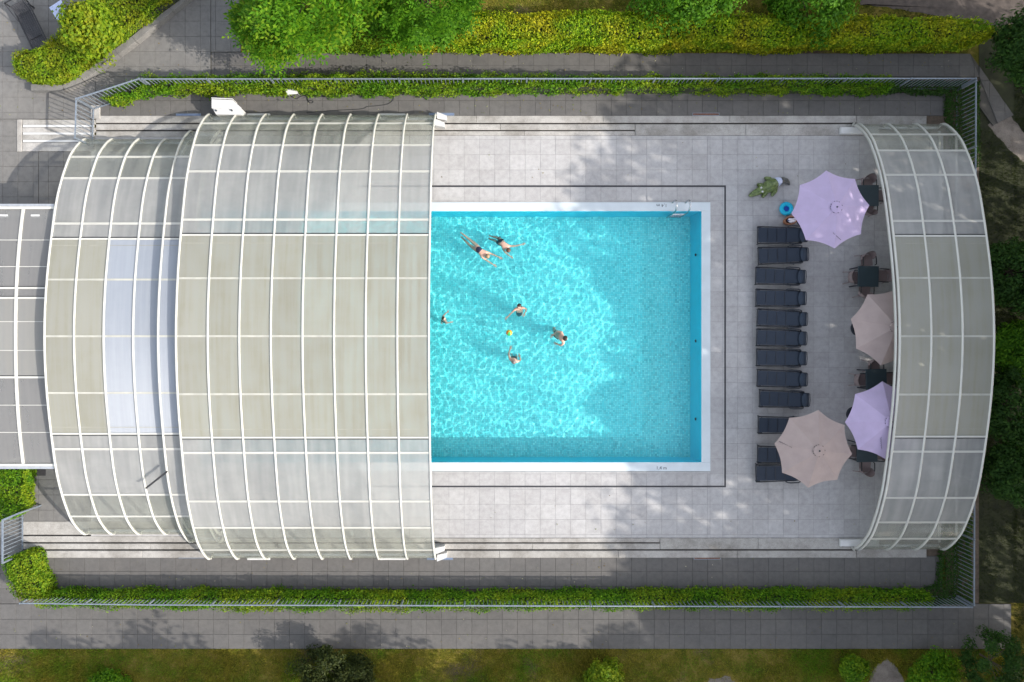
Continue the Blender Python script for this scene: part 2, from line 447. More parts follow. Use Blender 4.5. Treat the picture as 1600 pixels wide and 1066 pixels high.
def ground_mat():
    m, nt, p = newmat('lawn_and_soil')
    a = noise(nt, 0.45, 6, 0.6); b = noise(nt, 2.2, 6, 0.65); f = noise(nt, 40, 4, 0.7)
    grass = ramp(nt, b, [(0.3, (0.06, 0.075, 0.010)), (0.5, (0.13, 0.115, 0.018)), (0.7, (0.24, 0.18, 0.05))])
    soil = ramp(nt, b, [(0.3, (0.06, 0.042, 0.028)), (0.7, (0.15, 0.115, 0.085))])
    k = ramp(nt, a, [(0.55, (0, 0, 0)), (0.68, (1, 1, 1))])
    c = mixc(nt, k, grass, soil)
    c = mixc(nt, 1.0, c, ramp(nt, f, [(0.25, (0.5, 0.5, 0.5)), (0.75, (1.35, 1.35, 1.35))]), 'MULTIPLY')
    nt.links.new(c, p.inputs['Base Color']); p.inputs['Roughness'].default_value = 0.95
    p.inputs['Specular IOR Level'].default_value = 0.1
    bump(nt, p, f, 0.8, 0.02)
    return m
M['ground'] = ground_mat()

def soil_mat():
    m, nt, p = newmat('bare_soil')
    b = noise(nt, 2.0, 6, 0.65); f = noise(nt, 35, 4, 0.7)
    c = ramp(nt, b, [(0.3, (0.12, 0.10, 0.085)), (0.7, (0.26, 0.225, 0.195))])
    c = mixc(nt, 1.0, c, ramp(nt, f, [(0.25, (0.6, 0.6, 0.6)), (0.75, (1.3, 1.3, 1.3))]), 'MULTIPLY')
    nt.links.new(c, p.inputs['Base Color']); p.inputs['Roughness'].default_value = 0.95
    bump(nt, p, f, 0.8, 0.02)
    return m
M['bare'] = soil_mat()
M['dark_soil'] = simple('dark_brown_soil', (0.075, 0.06, 0.052), 0.95, 0, 0.35, 5, 0.6)  # darker soil tone for the patch behind the golden hedge
M['shade_ground'] = simple('shade_painted_ground', (0.026, 0.03, 0.010), 0.95, 0, 0.45, 2.5, 0.6)  # shade beyond the end fence painted in as a darker ground colour
M['shade_grass'] = leaf_mat('shade_painted_grass', [(0.018, 0.03, 0.006), (0.03, 0.045, 0.008), (0.055, 0.06, 0.014)], 0.8, None, 0.25, 0.8)  # blades darkened to match, shade put into their colour

def pool_mat():
    m, nt, p = newmat('pool_mosaic')
    br = nt.nodes.new('ShaderNodeTexBrick'); br.offset = 0.0; br.squash = 1.0
    br.inputs['Scale'].default_value = 1.0
    br.inputs['Brick Width'].default_value = 0.075; br.inputs['Row Height'].default_value = 0.075
    br.inputs['Mortar Size'].default_value = 0.006; br.inputs['Mortar Smooth'].default_value = 0.3
    br.inputs['Bias'].default_value = 0.0
    br.inputs['Color1'].default_value = (0.10, 0.76, 0.80, 1); br.inputs['Color2'].default_value = (0.23, 0.88, 0.90, 1)
    br.inputs['Mortar'].default_value = (0.09, 0.58, 0.64, 1)
    nt.links.new(position(nt), br.inputs['Vector'])
    # scattered darker and lighter mosaic chips
    v = nt.nodes.new('ShaderNodeTexWhiteNoise'); v.noise_dimensions = '2D'
    sn = nt.nodes.new('ShaderNodeVectorMath'); sn.operation = 'SNAP'; sn.inputs[1].default_value = (0.075, 0.075, 10)
    nt.links.new(position(nt), sn.inputs[0]); nt.links.new(sn.outputs[0], v.inputs['Vector'])
    g = ramp(nt, v.outputs['Value'], [(0.0, (0.62, 0.78, 0.80)), (0.12, (0.85, 0.92, 0.92)), (0.5, (1, 1, 1)), (0.9, (1.05, 1.05, 1.05)), (1.0, (1.5, 1.15, 1.12))])
    c = mixc(nt, 1.0, br.outputs['Color'], g, 'MULTIPLY')
    nt.links.new(c, p.inputs['Base Color']); p.inputs['Roughness'].default_value = 0.4
    return m
M['mosaic'] = pool_mat()
M['liner'] = simple('pool_liner', (0.015, 0.70, 0.92), 0.4, 0, 0.04, 2.0)

def water_mat():
    m, nt, p = newmat('pool_water')
    nt.nodes.remove(p)
    g = nt.nodes.new('ShaderNodeBsdfGlass'); g.inputs['IOR'].default_value = 1.333; g.inputs['Roughness'].default_value = 0.0
    g.inputs['Color'].default_value = (0.92, 1.0, 1.0, 1)
    nt.links.new(g.outputs[0], nt.nodes['Material Output'].inputs['Surface'])
    return m
M['water'] = water_mat()

# ------------------------------------------------------------------ small geometry helpers
def clip_poly(poly, clip):
    """Sutherland-Hodgman: poly clipped by convex counter-clockwise clip"""
    out = list(poly)
    for i in range(len(clip)):
        a = clip[i]; b = clip[(i + 1) % len(clip)]
        inp, out = out, []
        if not inp: break
        def side(p): return (b[0] - a[0]) * (p[1] - a[1]) - (b[1] - a[1]) * (p[0] - a[0])
        for k in range(len(inp)):
            p, q = inp[k - 1], inp[k]
            sp, sq = side(p), side(q)
            if (sp >= 0) != (sq >= 0):
                t = sp / (sp - sq)
                out.append((p[0] + (q[0] - p[0]) * t, p[1] + (q[1] - p[1]) * t))
            if sq >= 0: out.append(q)
    return out

def ccw(poly):
    a = sum(poly[i][0] * poly[(i + 1) % len(poly)][1] - poly[(i + 1) % len(poly)][0] * poly[i][1] for i in range(len(poly)))
    return poly if a > 0 else poly[::-1]

def area(poly):
    return abs(sum(poly[i][0] * poly[(i + 1) % len(poly)][1] - poly[(i + 1) % len(poly)][0] * poly[i][1] for i in range(len(poly)))) / 2

def pxpoly(pts, z=0.0):
    return ccw([tuple(W(x, y, z)[:2]) for x, y in pts])

def in_poly(P, poly):
    x, y = P[:, 0], P[:, 1]; inside = np.zeros(len(P), bool); n = len(poly)
    for i in range(n):
        x0, y0 = poly[i]; x1, y1 = poly[i - 1]
        c = ((y0 > y) != (y1 > y)) & (x < (x1 - x0) * (y - y0) / (y1 - y0 + 1e-12) + x0)
        inside ^= c
    return inside

TILE = 23.75 / S
GAP = 0.0045
_full = {}
def full_tile(mat, th):
    k = (mat.name, th)
    if k not in _full:
        _full[k] = [MB().bbox(-TILE / 2 + GAP, TILE / 2 - GAP, -TILE / 2 + GAP, TILE / 2 - GAP, -th, d, 0.006).mesh('slab', mat) for d in (0.0, 0.0012, -0.0015)]
    return _full[k]

def lay_slabs(parent, region_px, ox, oy, mat, part_name, limit=300, th=0.03, holes=(), zt=0.0, sx=23.75, sy=23.75, priority=None):
    """lays square slabs over a convex pixel region; whole slabs are parts, the rest one mesh"""
    reg = pxpoly(region_px); xs = [p[0] for p in region_px]; ys = [p[1] for p in region_px]
    cells = []
    i0 = math.floor((min(xs) - ox) / sx); i1 = math.ceil((max(xs) - ox) / sx)
    j0 = math.floor((min(ys) - oy) / sy); j1 = math.ceil((max(ys) - oy) / sy)
    for j in range(j0, j1):
        for i in range(i0, i1):
            x0 = ox + i * sx; y0 = oy + j * sy
            cx, cyy = x0 + sx / 2, y0 + sy / 2
            sq = pxpoly([(x0, y0), (x0 + sx, y0), (x0 + sx, y0 + sy), (x0, y0 + sy)])
            polys = [sq]
            for (hx0, hy0, hx1, hy1) in holes:
                nxt = []
                for q in polys:
                    for band in ([(-9e3, -9e3), (hx0, -9e3), (hx0, 9e3), (-9e3, 9e3)], [(hx1, -9e3), (9e3, -9e3), (9e3, 9e3), (hx1, 9e3)],
                                 [(hx0, -9e3), (hx1, -9e3), (hx1, hy0), (hx0, hy0)], [(hx0, hy1), (hx1, hy1), (hx1, 9e3), (hx0, 9e3)]):
                        c = clip_poly(q, pxpoly(band))
                        if len(c) >= 3 and area(c) > 1e-4: nxt.append(c)
                polys = nxt
            for q in polys:
                c = clip_poly(q, reg)
                if len(c) < 3 or area(c) < 0.002: continue
                whole = area(c) > 0.995 * area(sq) and sx == sy == 23.75
                cells.append((cx, cyy, c, whole))
    key = priority or (lambda c: 0)
    cells.sort(key=lambda c: key(c))
    rest = MB(); n = 0
    for cx, cyy, c, whole in cells:
        if n < limit:
            if whole:
                me = random.choice(full_tile(mat, th)); w = W(cx, cyy)
                o = inst(part_name, me, parent, (w.x, w.y, zt), random.choice((0, math.pi / 2, math.pi, -math.pi / 2)))
            else:
                g = inset(c, GAP)
                MB().prism(g, zt - th, zt + random.choice((0, 0.0012, -0.0015))).build(part_name, mat, parent)
            n += 1
        else:
            g = inset(c, GAP); rest.prism(g, zt - th, zt + random.choice((0, 0.0012, -0.0015)))
    if rest.v:
        tag(rest.build(part_name, mat, parent), kind='stuff')

def inset(poly, d):
    cx = sum(p[0] for p in poly) / len(poly); cyy = sum(p[1] for p in poly) / len(poly)
    out = []
    for p in poly:
        vx, vy = p[0] - cx, p[1] - cyy
        out.append((p[0] - math.copysign(min(d, abs(vx) * .5), vx), p[1] - math.copysign(min(d, abs(vy) * .5), vy)))
    return out

# ================================================================== THE SETTING
# pool rectangle (inner water edge) in photograph pixels on the ground
PX0, PX1, PY0, PY1 = 285, 1096, 330, 722.5
COP = 14
# ground: one sheet out to the horizon with an opening for the pool
def ground_ring():
    mb = MB()
    a = W(PX0 - 8, PY1 + 8); b = W(PX1 + 8, PY0 - 8)
    B = 900.0; z = -0.06
    xs = [-B, -30, a.x, b.x, 30, B]; ys = [-B, -25, a.y, b.y, 25, B]
    for i in range(5):
        for j in range(5):
            if i == 2 and j == 2: continue
            mb.add([(xs[i], ys[j], z), (xs[i + 1], ys[j], z), (xs[i + 1], ys[j + 1], z), (xs[i], ys[j + 1], z)], [(0, 1, 2, 3)])
    o = mb.build('ground', M['ground'])
    tag(o, 'mossy lawn and brown soil around the pool garden', kind='structure')
ground_ring()

def sheet(name, px, z, mat, label, th=0.03):
    o = MB().prism(pxpoly(px), z - th, z).build(name, mat)
    return tag(o, label, kind='structure')

# bare soil patches
PATCH_MAT = 'bare'
def patch(px, z, label):
    pts = []
    n = len(px)
    for i in range(n):
        a, b = px[i], px[(i + 1) % n]
        for k in range(6):
            t = k / 6
            pts.append((a[0] + (b[0] - a[0]) * t + random.uniform(-2, 2), a[1] + (b[1] - a[1]) * t + random.uniform(-2, 2)))
    P = [W(*p) for p in pts]; cx = sum((p.x for p in P)) / len(P); cyy = sum((p.y for p in P)) / len(P)
    n2 = len(P); V = [(cx, cyy, z)] + [(p.x, p.y, z) for p in P] + [(p.x, p.y, z - .03) for p in P]
    F = []
    for k in range(n2):
        a, b = 1 + k, 1 + (k + 1) % n2
        F += [(0, a, b), (a, a + n2, b + n2, b)]
    me = MB().add(V, F).mesh('bare_soil', M[PATCH_MAT])
    bm = bmesh.new(); bm.from_mesh(me); bmesh.ops.recalc_face_normals(bm, faces=bm.faces); bm.to_mesh(me); bm.free()
    tag(inst('bare_soil', me), label, kind='structure')
patch([(1355, 1075), (1372, 1040), (1388, 1030), (1403, 1045), (1420, 1075)], -0.052, 'bare grey soil patch in the lawn between two low bushes')
PATCH_MAT = 'dark_soil'
patch([(1350, -20), (1345, 5), (1410, 14), (1500, 28), (1560, 40), (1600, 36), (1640, -20)], -0.052, 'bare brown soil behind the far end of the golden hedge')
PATCH_MAT = 'bare'
patch([(1545, 195), (1580, 180), (1610, 215), (1610, 262), (1580, 235)], -0.052, 'bare soil where the path ends beyond the fence corner')
patch([(1100, 1075), (1110, 1062), (1140, 1058), (1155, 1075)], -0.052, 'small grey soil patch in the lawn below the lower path')

sheet('shade_tone_ground', [(1470, 40), (1660, 40), (1660, 943), (1531, 943), (1531, 121), (1531, 84), (1470, 84)][:0] + [(1531, 60), (1660, 60), (1660, 943), (1531, 943)], -0.054, M['shade_ground'], 'lawn strip beyond the end fence, shade painted into its dark colour')  # added dark sheet stands in for shade on the lawn
# paved areas -------------------------------------------------------
def paved(name, label, px_list, ox, oy, mat='paving', part='paving_slab', limit=300, **kw):
    o = empty(name, W(*px_list[0][0])); o.location = (0, 0, 0)
    tag(o, label, kind='structure')
    mb = MB()
    for px in px_list: mb.prism(pxpoly(px), -0.05, -0.012)
    mb.build('joint_bed', M['paving_joint'], o)
    for px in px_list:
        lay_slabs(o, px, ox, oy, M[mat], part, limit // len(px_list), **kw)
    return o
paved('path', 'grey slab path above the pool between the golden hedge and the fence', [[(330, 82), (1516, 84), (1530, 120), (330, 120)]], 596.3, 78.6)
paved('path', 'short slanting end of the upper grey path at the fence corner', [[(1516.5, 84), (1584, 180), (1552, 196), (1530.5, 166), (1530.5, 120)]], 596.3, 78.6)
paved('path', 'grey slab path between the upper fence hedge and the enclosure rails', [[(150, 145), (1478, 145), (1478, 181), (150, 181)]], 812.6, 133.4)
paved('path', 'grey slab path between the lower rails and the lower fence hedge', [[(62, 869), (1472, 869), (1472, 921), (62, 921)]], 820.6, 869.3)
paved('path', 'broad grey slab path along the lower edge below the fence', [[(-60, 944), (1580, 944), (1580, 1014), (-60, 1014)]], 808.5, 944.0, limit=300, priority=lambda c: (c[0] < 0))
paved('plaza', 'grey paved plaza at the upper corner around the bench', [[(-60, -40), (149.4, -40), (149.4, 186), (-60, 186)], [(149.8, -40), (329, -40), (329, 120), (149.8, 120)], [(149.8, 120.4), (235, 120.4), (211, 144.5), (149.8, 144.5)], [(329.5, -40), (376, -40), (376, 81.5), (329.5, 81.5)]], 28, 9.4, mat='plaza')
paved('plaza', 'grey paving beside the rail ends left of the dome', [[(-60, 186.5), (60, 186.5), (60, 332), (-60, 332)], [(60.5, 237), (141.5, 237), (141.5, 332), (60.5, 332)]], 28, 189, mat='plaza')
paved('plaza', 'grey paving between the small hedge and the lower dome corner', [[(-60, 722), (36, 722), (36, 868), (-60, 868)], [(36.5, 722), (141.5, 722), (141.5, 814.5), (36.5, 814.5)]], 12.6, 726, mat='plaza')
paved('path', 'grey paving behind the corner hedge at the lower gate', [[(-60, 868.5), (8, 868.5), (30, 943.5), (-60, 943.5)]], 808.5, 944.0)

# soil strips under hedges
for px, lab in (([(236, 121), (1530, 121), (1530, 144.5), (211.5, 144.5)], 'dark soil bed under the upper fence hedge'),
                ([(20, 921.5), (1530, 921.5), (1530, 943.5), (20, 943.5)], 'dark soil bed under the lower fence hedge'),
                ([(1478.5, 145), (1530, 145), (1530, 921), (1478.5, 921)], 'dark soil bed along the end fence')):
    sheet('soil_bed', px, -0.02, M['bark_soil'], lab)

sheet('soil_bed', [(1448.8, 181.4), (1478.4, 181.4), (1478.4, 214), (1474.3, 214), (1448.8, 211.5)], -0.02, M['bark_soil'], 'dark soil at the upper back corner of the narrow dome')
sheet('soil_bed', [(1448.8, 841), (1474.3, 841), (1478.4, 845), (1478.4, 868.8), (1448.8, 868.8)], -0.02, M['bark_soil'], 'dark soil at the lower back corner of the narrow dome')
# deck --------------------------------------------------------------
deck = tag(empty('deck'), 'pale grey stone pool deck of square slabs around the pool', kind='structure')
mb = MB()
hx0, hx1, hy0, hy1 = PX0 - COP - .4, PX1 + COP - .4, PY0 - COP - .4, PY1 + COP + .4
for px in ([(142, 212), (1474, 212), (1474, hy0), (142, hy0)], [(142, hy1), (1474, hy1), (1474, 840.5), (142, 840.5)],
           [(142, hy0), (hx0, hy0), (hx0, hy1), (142, hy1)], [(hx1, hy0), (1474, hy0), (1474, hy1), (hx1, hy1)]):
    mb.prism(pxpoly(px), -0.055, -0.006)
mb.build('deck_bed', M['grout'], deck)
hole = (PX0 - COP - .4, PY0 - COP - .4, PX1 + COP - .4, PY1 + COP + .4)
lay_slabs(deck, [(640, 212), (1452, 212), (1452, 840.4), (640, 840.4)], 820.3 - 23.75 * 10, 289.3 - 23.75 * 5, M['deck'], 'deck_slab', 300, 0.02,
          holes=(hole,), priority=lambda c: (c[0] > 1390 or c[0] < 672, abs(c[0] - 1000)))
# plainer floor inside the closed enclosure
mb = MB()
for px in ([(142.2, 212.2), (639, 212.2), (639, hy0), (142.2, hy0)], [(142.2, hy1), (639, hy1), (639, 840.3), (142.2, 840.3)], [(142.2, hy0), (hx0, hy0), (hx0, hy1), (142.2, hy1)],
           [(1453, 212.2), (1473.8, 212.2), (1473.8, 840.3), (1453, 840.3)]):
    mb.prism(pxpoly(px), -0.02, 0.0)
tag(mb.build('deck_floor', M['deck'], deck), kind='stuff')
# dark drain line set round the pool
mb = MB(); w = 1.3
for a, b in (((560, 291.2), (1134.3, 291.2)), ((560, 760.3), (1134.3, 760.3))):
    p = W(*a); q = W(*b); mb.box(p.x, q.x, p.y - w / S, p.y + w / S, -0.015, 0.004)
p = W(1133, 291.2 + w); q = W(1133, 760.3 - w); mb.box(p.x - w / S, p.x + w / S, q.y + .001, p.y - .001, -0.015, 0.004)
mb.build('drain_channel', M['slot'], deck)

# pool --------------------------------------------------------------
pool = tag(empty('pool'), 'rectangular turquoise mosaic pool with pale coping', kind='structure')
a = W(PX0, PY1); b = W(PX1, PY0)
ZF, ZW = -1.48, -0.10
SL = 0.13
mb = MB()
fx0, fx1, fy0, fy1 = a.x + .02, b.x - SL, a.y + .03, b.y - .03
mb.add([(fx0, fy0, ZF), (fx1, fy0, ZF), (fx1, fy1, ZF), (fx0, fy1, ZF)], [(0, 1, 2, 3)])
floor = mb.build('pool_floor', M['mosaic'], pool)
mb = MB()
top = [(a.x, a.y, -0.03), (b.x, a.y, -0.03), (b.x, b.y, -0.03), (a.x, b.y, -0.03)]
bot = [(fx0, fy0, ZF), (fx1, fy0, ZF), (fx1, fy1, ZF), (fx0, fy1, ZF)]
mb.add(top + bot, [(0, 1, 5, 4), (1, 2, 6, 5), (2, 3, 7, 6), (3, 0, 4, 7)])
walls = mb.build('pool_wall', M['liner'], pool)
c = COP / S
for nm, r in (('coping', (a.x - c, b.x + c, b.y, b.y + c)), ('coping', (a.x - c, b.x + c, a.y - c, a.y)),
              ('coping', (b.x, b.x + c, a.y + .002, b.y - .002)), ('coping', (a.x - c, a.x, a.y + .002, b.y - .002))):
    MB().bbox(*r, -0.05, 0.012, 0.01).build(nm, M['coping'], pool)
for (px, py) in ((1085, 396), (1085, 533), (1084, 657)):
    p = W(px, py)
    MB().tube([(b.x - .075, p.y, -.62), (b.x - .115, p.y, -.62)], 0.055, 10).build('water_inlet', M['ink'], pool)
for o in (floor, walls):
    o.cycles.is_caustics_receiver = True

# water surface: a wavy mesh, fine where it is in the open
def water():
    xs = np.concatenate([np.linspace(a.x + .004, W(655, 0).x, 120, endpoint=False), np.linspace(W(655, 0).x, b.x - .004, 560)])
    ys = np.linspace(a.y + .004, b.y - .004, 500)
    X, Y = np.meshgrid(xs, ys)
    r = np.random.default_rng(11); Z = np.zeros_like(X)
    for _ in range(80):
        lam = r.uniform(0.18, 0.42); k = 2 * math.pi / lam
        th = r.uniform(0, 2 * math.pi)
        amp = WAVE * (lam / .25) ** 1.6 * r.uniform(.4, 1.0)
        Z += amp * np.sin(k * (X * math.cos(th) + Y * math.sin(th)) + r.uniform(0, 6.28))
    # calmer towards the far end of the basin
    calm = 1.0 - 0.45 * np.clip((X - W(880, 0).x) / 4.0, 0, 1)
    Z *= calm
    # rings spreading from the swimmers
    for px, py, am in ((755, 396, .0016), (788, 386, .0014), (811, 484, .0020), (877, 527, .0020), (803, 562, .0020), (693, 498, .0014), (795.5, 520, .0012)):
        q = W(px, py); d = np.hypot(X - q.x, Y - q.y)
        Z += am * np.sin(2 * math.pi * d / .26 - 1.0) * np.exp(-(d / .9) ** 2) * np.clip(d / .3, 0, 1)
    V = np.stack([X, Y, Z + ZW], -1).reshape(-1, 3)
    ny, nx = X.shape
    idx = np.arange(nx * ny).reshape(ny, nx)
    F = np.stack([idx[:-1, :-1], idx[:-1, 1:], idx[1:, 1:], idx[1:, :-1]], -1).reshape(-1, 4)
    me = bpy.data.meshes.new('water')
    me.vertices.add(len(V)); me.vertices.foreach_set('co', V.reshape(-1).astype(np.float32))
    me.loops.add(F.size); me.loops.foreach_set('vertex_index', F.reshape(-1).astype(np.int32))
    me.polygons.add(len(F)); me.polygons.foreach_set('loop_start', np.arange(0, F.size, 4, dtype=np.int32))
    me.update(calc_edges=True)
    me.polygons.foreach_set('use_smooth', np.ones(len(F), bool))
    me.materials.append(M['water'])
    o = inst('water', me)
    tag(o, 'clear rippled turquoise water filling the pool', kind='structure')
    o.cycles.is_caustics_caster = True
WAVE = 0.00029
water()

# depth marks painted on the coping
def text(s, px, py, rot, size, z, mat, parent):
    cu = bpy.data.curves.new('depth_mark', 'FONT'); cu.body = s; cu.size = size; cu.extrude = 0.001
    cu.align_x = 'CENTER'; cu.align_y = 'CENTER'; cu.materials.append(mat)
    o = bpy.data.objects.new('depth_mark', cu); LINK(o); o.parent = parent
    p = W(px, py, z); o.location = (p.x, p.y, z); o.rotation_euler = (0, 0, rot)
text('1,4 m', 1034, 321, math.pi, 0.19, 0.0145, M['ink'], pool)
text('1,4 m', 1033.5, 731.5, 0, 0.19, 0.0145, M['ink'], pool)

# concrete rail beds --------------------------------------------------
def rail_bed(sgn, label):
    o = tag(empty('rail_bed'), label, 'rail track')
    Y = (lambda off: W(0, 526.3 - sgn * off).y)
    strips = [('concrete_strip', 150 if sgn > 0 else 36, 1338, 334.3, 345.2, 0.022), ('concrete_strip', 150 if sgn > 0 else 36, 992 if sgn > 0 else 1031, 323.2, 332.0, 0.016),
              ('concrete_strip', 300, 992 if sgn > 0 else 1031, 314.6, 321.2, 0.01), ('concrete_strip', 992.3 if sgn > 0 else 1031.3, 1338, 314.6, 332.0, 0.012),
              ('concrete_strip', 1338.5, 1448, 314.6, 345.2, 0.010),
              ('concrete_strip', 150 if sgn > 0 else 36, 299.5, 311.5, 321.0, 0.012), ('concrete_strip', 150 if sgn > 0 else 36, 299.5, 288.5, 309.4, 0.008)]
    for nm, x0, x1, o0, o1, zt in strips:
        # cast in lengths with a joint between
        n = max(1, round((x1 - x0) / 190)); e = [x0 + (x1 - x0) * k / n for k in range(n + 1)]
        for k in range(n):
            y0, y1 = sorted((Y(o0), Y(o1)))
            MB().bbox(W(e[k], 0).x + .004, W(e[k + 1], 0).x - .004, y0, y1, -0.09, zt, 0.012).build(nm, M['concrete'], o)
    for x0, x1, off in ((36 if sgn < 0 else 150, 1338, 333.2), (36 if sgn < 0 else 150, 992 if sgn > 0 else 1031, 322.2), (36 if sgn < 0 else 150, 299, 310.3)):
        y = Y(off)
        MB().box(W(x0, 0).x, W(x1, 0).x, y - .035, y + .035, -0.10, -0.045).build('steel_rail', M['steel'], o)
    return o
rt = rail_bed(1, 'weathered concrete rail bed with dark slots along the upper deck edge')
rb = rail_bed(-1, 'weathered concrete rail bed with dark slots along the lower deck edge')
# rail end outside the fence: concrete frame with white cover strips
re_ = tag(empty('rail_end'), 'concrete rail end with three white cover strips outside the upper gate fence', 'rail track')
p0 = W(27, 187); p1 = W(34.5, 237)
MB().bbox(p0.x, p1.x, p1.y, p0.y, -.05, .03, .01).build('end_block', M['concrete'], re_)
for y0, y1 in ((187, 195), (199.5, 207), (211, 218.5), (223, 236.5)):
    p0 = W(35, y0); p1 = W(149, y1); MB().bbox(p0.x, p1.x, p1.y, p0.y, -.05, .012, .01).build('concrete_strip', M['concrete'], re_)
for y0, y1 in ((195.4, 199.0), (207.3, 210.7), (218.9, 222.5)):
    p0 = W(36.5, y0); p1 = W(147, y1); MB().bbox(p0.x, p1.x, p1.y, p0.y, -.02, .026, .006).build('cover_strip', M['white'], re_)
p0 = W(143, 165); p1 = W(157, 186); tag(MB().bbox(p0.x, p1.x, p1.y, p0.y, -.05, .06, .01).build('footing_block', M['concrete']), 'pale concrete footing block at the bent upper fence corner', 'concrete block')

# floor grilles along the rails
def floor_grille(x0, x1, y0, y1, mat, label, group):
    o = tag(empty('floor_grille'), label, 'floor grille', group)
    p0 = W(x0, y0); p1 = W(x1, y1)
    mb = MB(); t = .018
    mb.box(p0.x, p1.x, p0.y - t, p0.y, -.03, .012).box(p0.x, p1.x, p1.y, p1.y + t, -.03, .012)
    mb.box(p0.x, p0.x + t, p1.y + t + .001, p0.y - t - .001, -.03, .012).box(p1.x - t, p1.x, p1.y + t + .001, p0.y - t - .001, -.03, .012)
    mb.build('frame', M['galv'], o)
    MB().box(p0.x + t, p1.x - t, p1.y + t, p0.y - t, -.03, .004).build('cover', mat, o)
g = 'floor grilles beside the rail beds'
floor_grille(275, 314, 177.5, 182.5, M['blue_grille'], 'blue grey floor grille at the upper left corner of the large dome', g)
floor_grille(670, 710, 176.5, 181.3, M['blue_grille'], 'pale floor grille at the upper open end of the large dome', g)
floor_grille(279, 319, 868.2, 872.5, M['blue_grille'], 'blue grey floor grille at the lower left corner of the large dome', g)
floor_grille(667, 708, 870, 875, M['blue_grille'], 'blue grey floor grille at the lower open end of the large dome', g)
floor_grille(1082, 1124, 176.5, 181.0, M['rust'], 'rusty brown floor grille beside the upper rail bed', g)
floor_grille(1084, 1126, 870.0, 874.2, M['rust'], 'rusty brown floor grille beside the lower rail bed', g)

# ================================================================== THE ENCLOSURE
PROF = [(8.60, 0.0), (8.68, 0.33), (8.42, 0.74), (8.07, 1.11), (7.69, 1.43), (7.15, 1.74), (6.5, 2.05), (5.45, 2.42), (3.55, 2.82), (1.8, 3.08), (0.0, 3.18)]
YC = W(0, 526.3).y
def dense_profile(ky, kz):
    pts = [Vector((y * ky, z * kz)) for y, z in PROF]
    full = pts + [Vector((-p.x, p.y)) for p in pts[-2::-1]]
    out = []
    n = len(full)
    for i in range(n - 1):
        p0 = full[max(i - 1, 0)]; p1 = full[i]; p2 = full[i + 1]; p3 = full[min(i + 2, n - 1)]
        for k in range(8):
            t = k / 8
            out.append(0.5 * ((2 * p1) + (p2 - p0) * t + (2 * p0 - 5 * p1 + 4 * p2 - p3) * t * t + (3 * p1 - p0 - 3 * p2 + p3) * t ** 3))
    out.append(full[-1])
    return out       # from +y foot over the top to -y foot

class Arch:
    def __init__(s, ky, kz):
        s.P = dense_profile(ky, kz)
        s.T = []
        for i in range(len(s.P)):
            d = (s.P[min(i + 1, len(s.P) - 1)] - s.P[max(i - 1, 0)]).normalized()
            s.T.append(d)
        s.N = [Vector((d.y, -d.x)) if False else Vector((-d.y, d.x)) * -1 for d in s.T]
        s.N = [n if (n.y > 0 or abs(n.y) < .05 and n.x * p.x > 0) else -n for n, p in zip(s.N, s.P)]
        s.app = [p.x * H / (H - p.y) * S for p in s.P]     # apparent distance from the axis as seen from above
    def at_app(s, off):
        """parameter where the arch appears off pixels from the axis (outside the bulge uses the upper solution)"""
        half = len(s.P) // 2
        rngi = range(half, 0, -1) if off >= 0 else range(half, len(s.P) - 1)
        for i in rngi:
            j = i - 1 if off >= 0 else i + 1
            a, b = s.app[i], s.app[j]
            if (a - off) * (b - off) <= 0 and a != b:
                return i + (j - i) * (off - a) / (b - a)
            if (off >= 0 and b < a) or (off < 0 and b > a): break
        return 2.0 if off >= 0 else len(s.P) - 3.0
    def pt(s, t, h=0.0):
        i = int(max(0, min(len(s.P) - 2, math.floor(t)))); f = t - i
        p = s.P[i].lerp(s.P[i + 1], f); n = s.N[i].lerp(s.N[i + 1], f).normalized()
        return p + n * h, n

def rib_mesh(arch, w=0.11, lo=-0.06, hi=0.045):
    mb = MB(); n = len(arch.P); c = 0.025
    sec = [(-w / 2, lo), (-w / 2, hi - c), (-w / 2 + c, hi), (w / 2 - c, hi), (w / 2, hi - c), (w / 2, lo)]
    m = len(sec); V = []; F = []
    for i in range(n):
        for x, h in sec:
            p = arch.P[i] + arch.N[i] * h
            V.append((x, p.x, max(p.y, 0.0)))
    for i in range(n - 1):
        for k in range(m):
            F.append((i * m + k, i * m + (k + 1) % m, (i + 1) * m + (k + 1) % m, (i + 1) * m + k))
    F.append(tuple(range(m))[::-1]); F.append(tuple(range((n - 1) * m, n * m)))
    mb.add(V, F)
    me = mb.mesh('rib', M['rib'])
    bm = bmesh.new(); bm.from_mesh(me); bmesh.ops.recalc_face_normals(bm, faces=bm.faces); bm.to_mesh(me); bm.free()
    me.polygons.foreach_set('use_smooth', [len(p.vertices) == 4 for p in me.polygons])
    return me

def pane_mesh(arch, t0, t1, L, mat, h=0.0, th=0.016, seg=4):
    V = []; F = []
    for k in range(seg + 1):
        t = t0 + (t1 - t0) * k / seg
        for hh in (h - th / 2, h + th / 2):
            p, _ = arch.pt(t, hh)
            for x in (0.0, L): V.append((x, p.x, p.y))
    for k in range(seg):
        b = k * 4; d = b + 4
        F += [(b + 2, b + 3, d + 3, d + 2), (b, d, d + 1, b + 1), (b, b + 2, d + 2, d), (b + 1, d + 1, d + 3, b + 3)]
    F += [(0, 1, 3, 2), (seg * 4, seg * 4 + 2, seg * 4 + 3, seg * 4 + 1)]
    me = MB().add(V, F).mesh('roof_pane', mat)
    bm = bmesh.new(); bm.from_mesh(me); bmesh.ops.recalc_face_normals(bm, faces=bm.faces); bm.to_mesh(me); bm.free()
    me.polygons.foreach_set('use_smooth', [True] * len(me.polygons)) if False else None
    return me

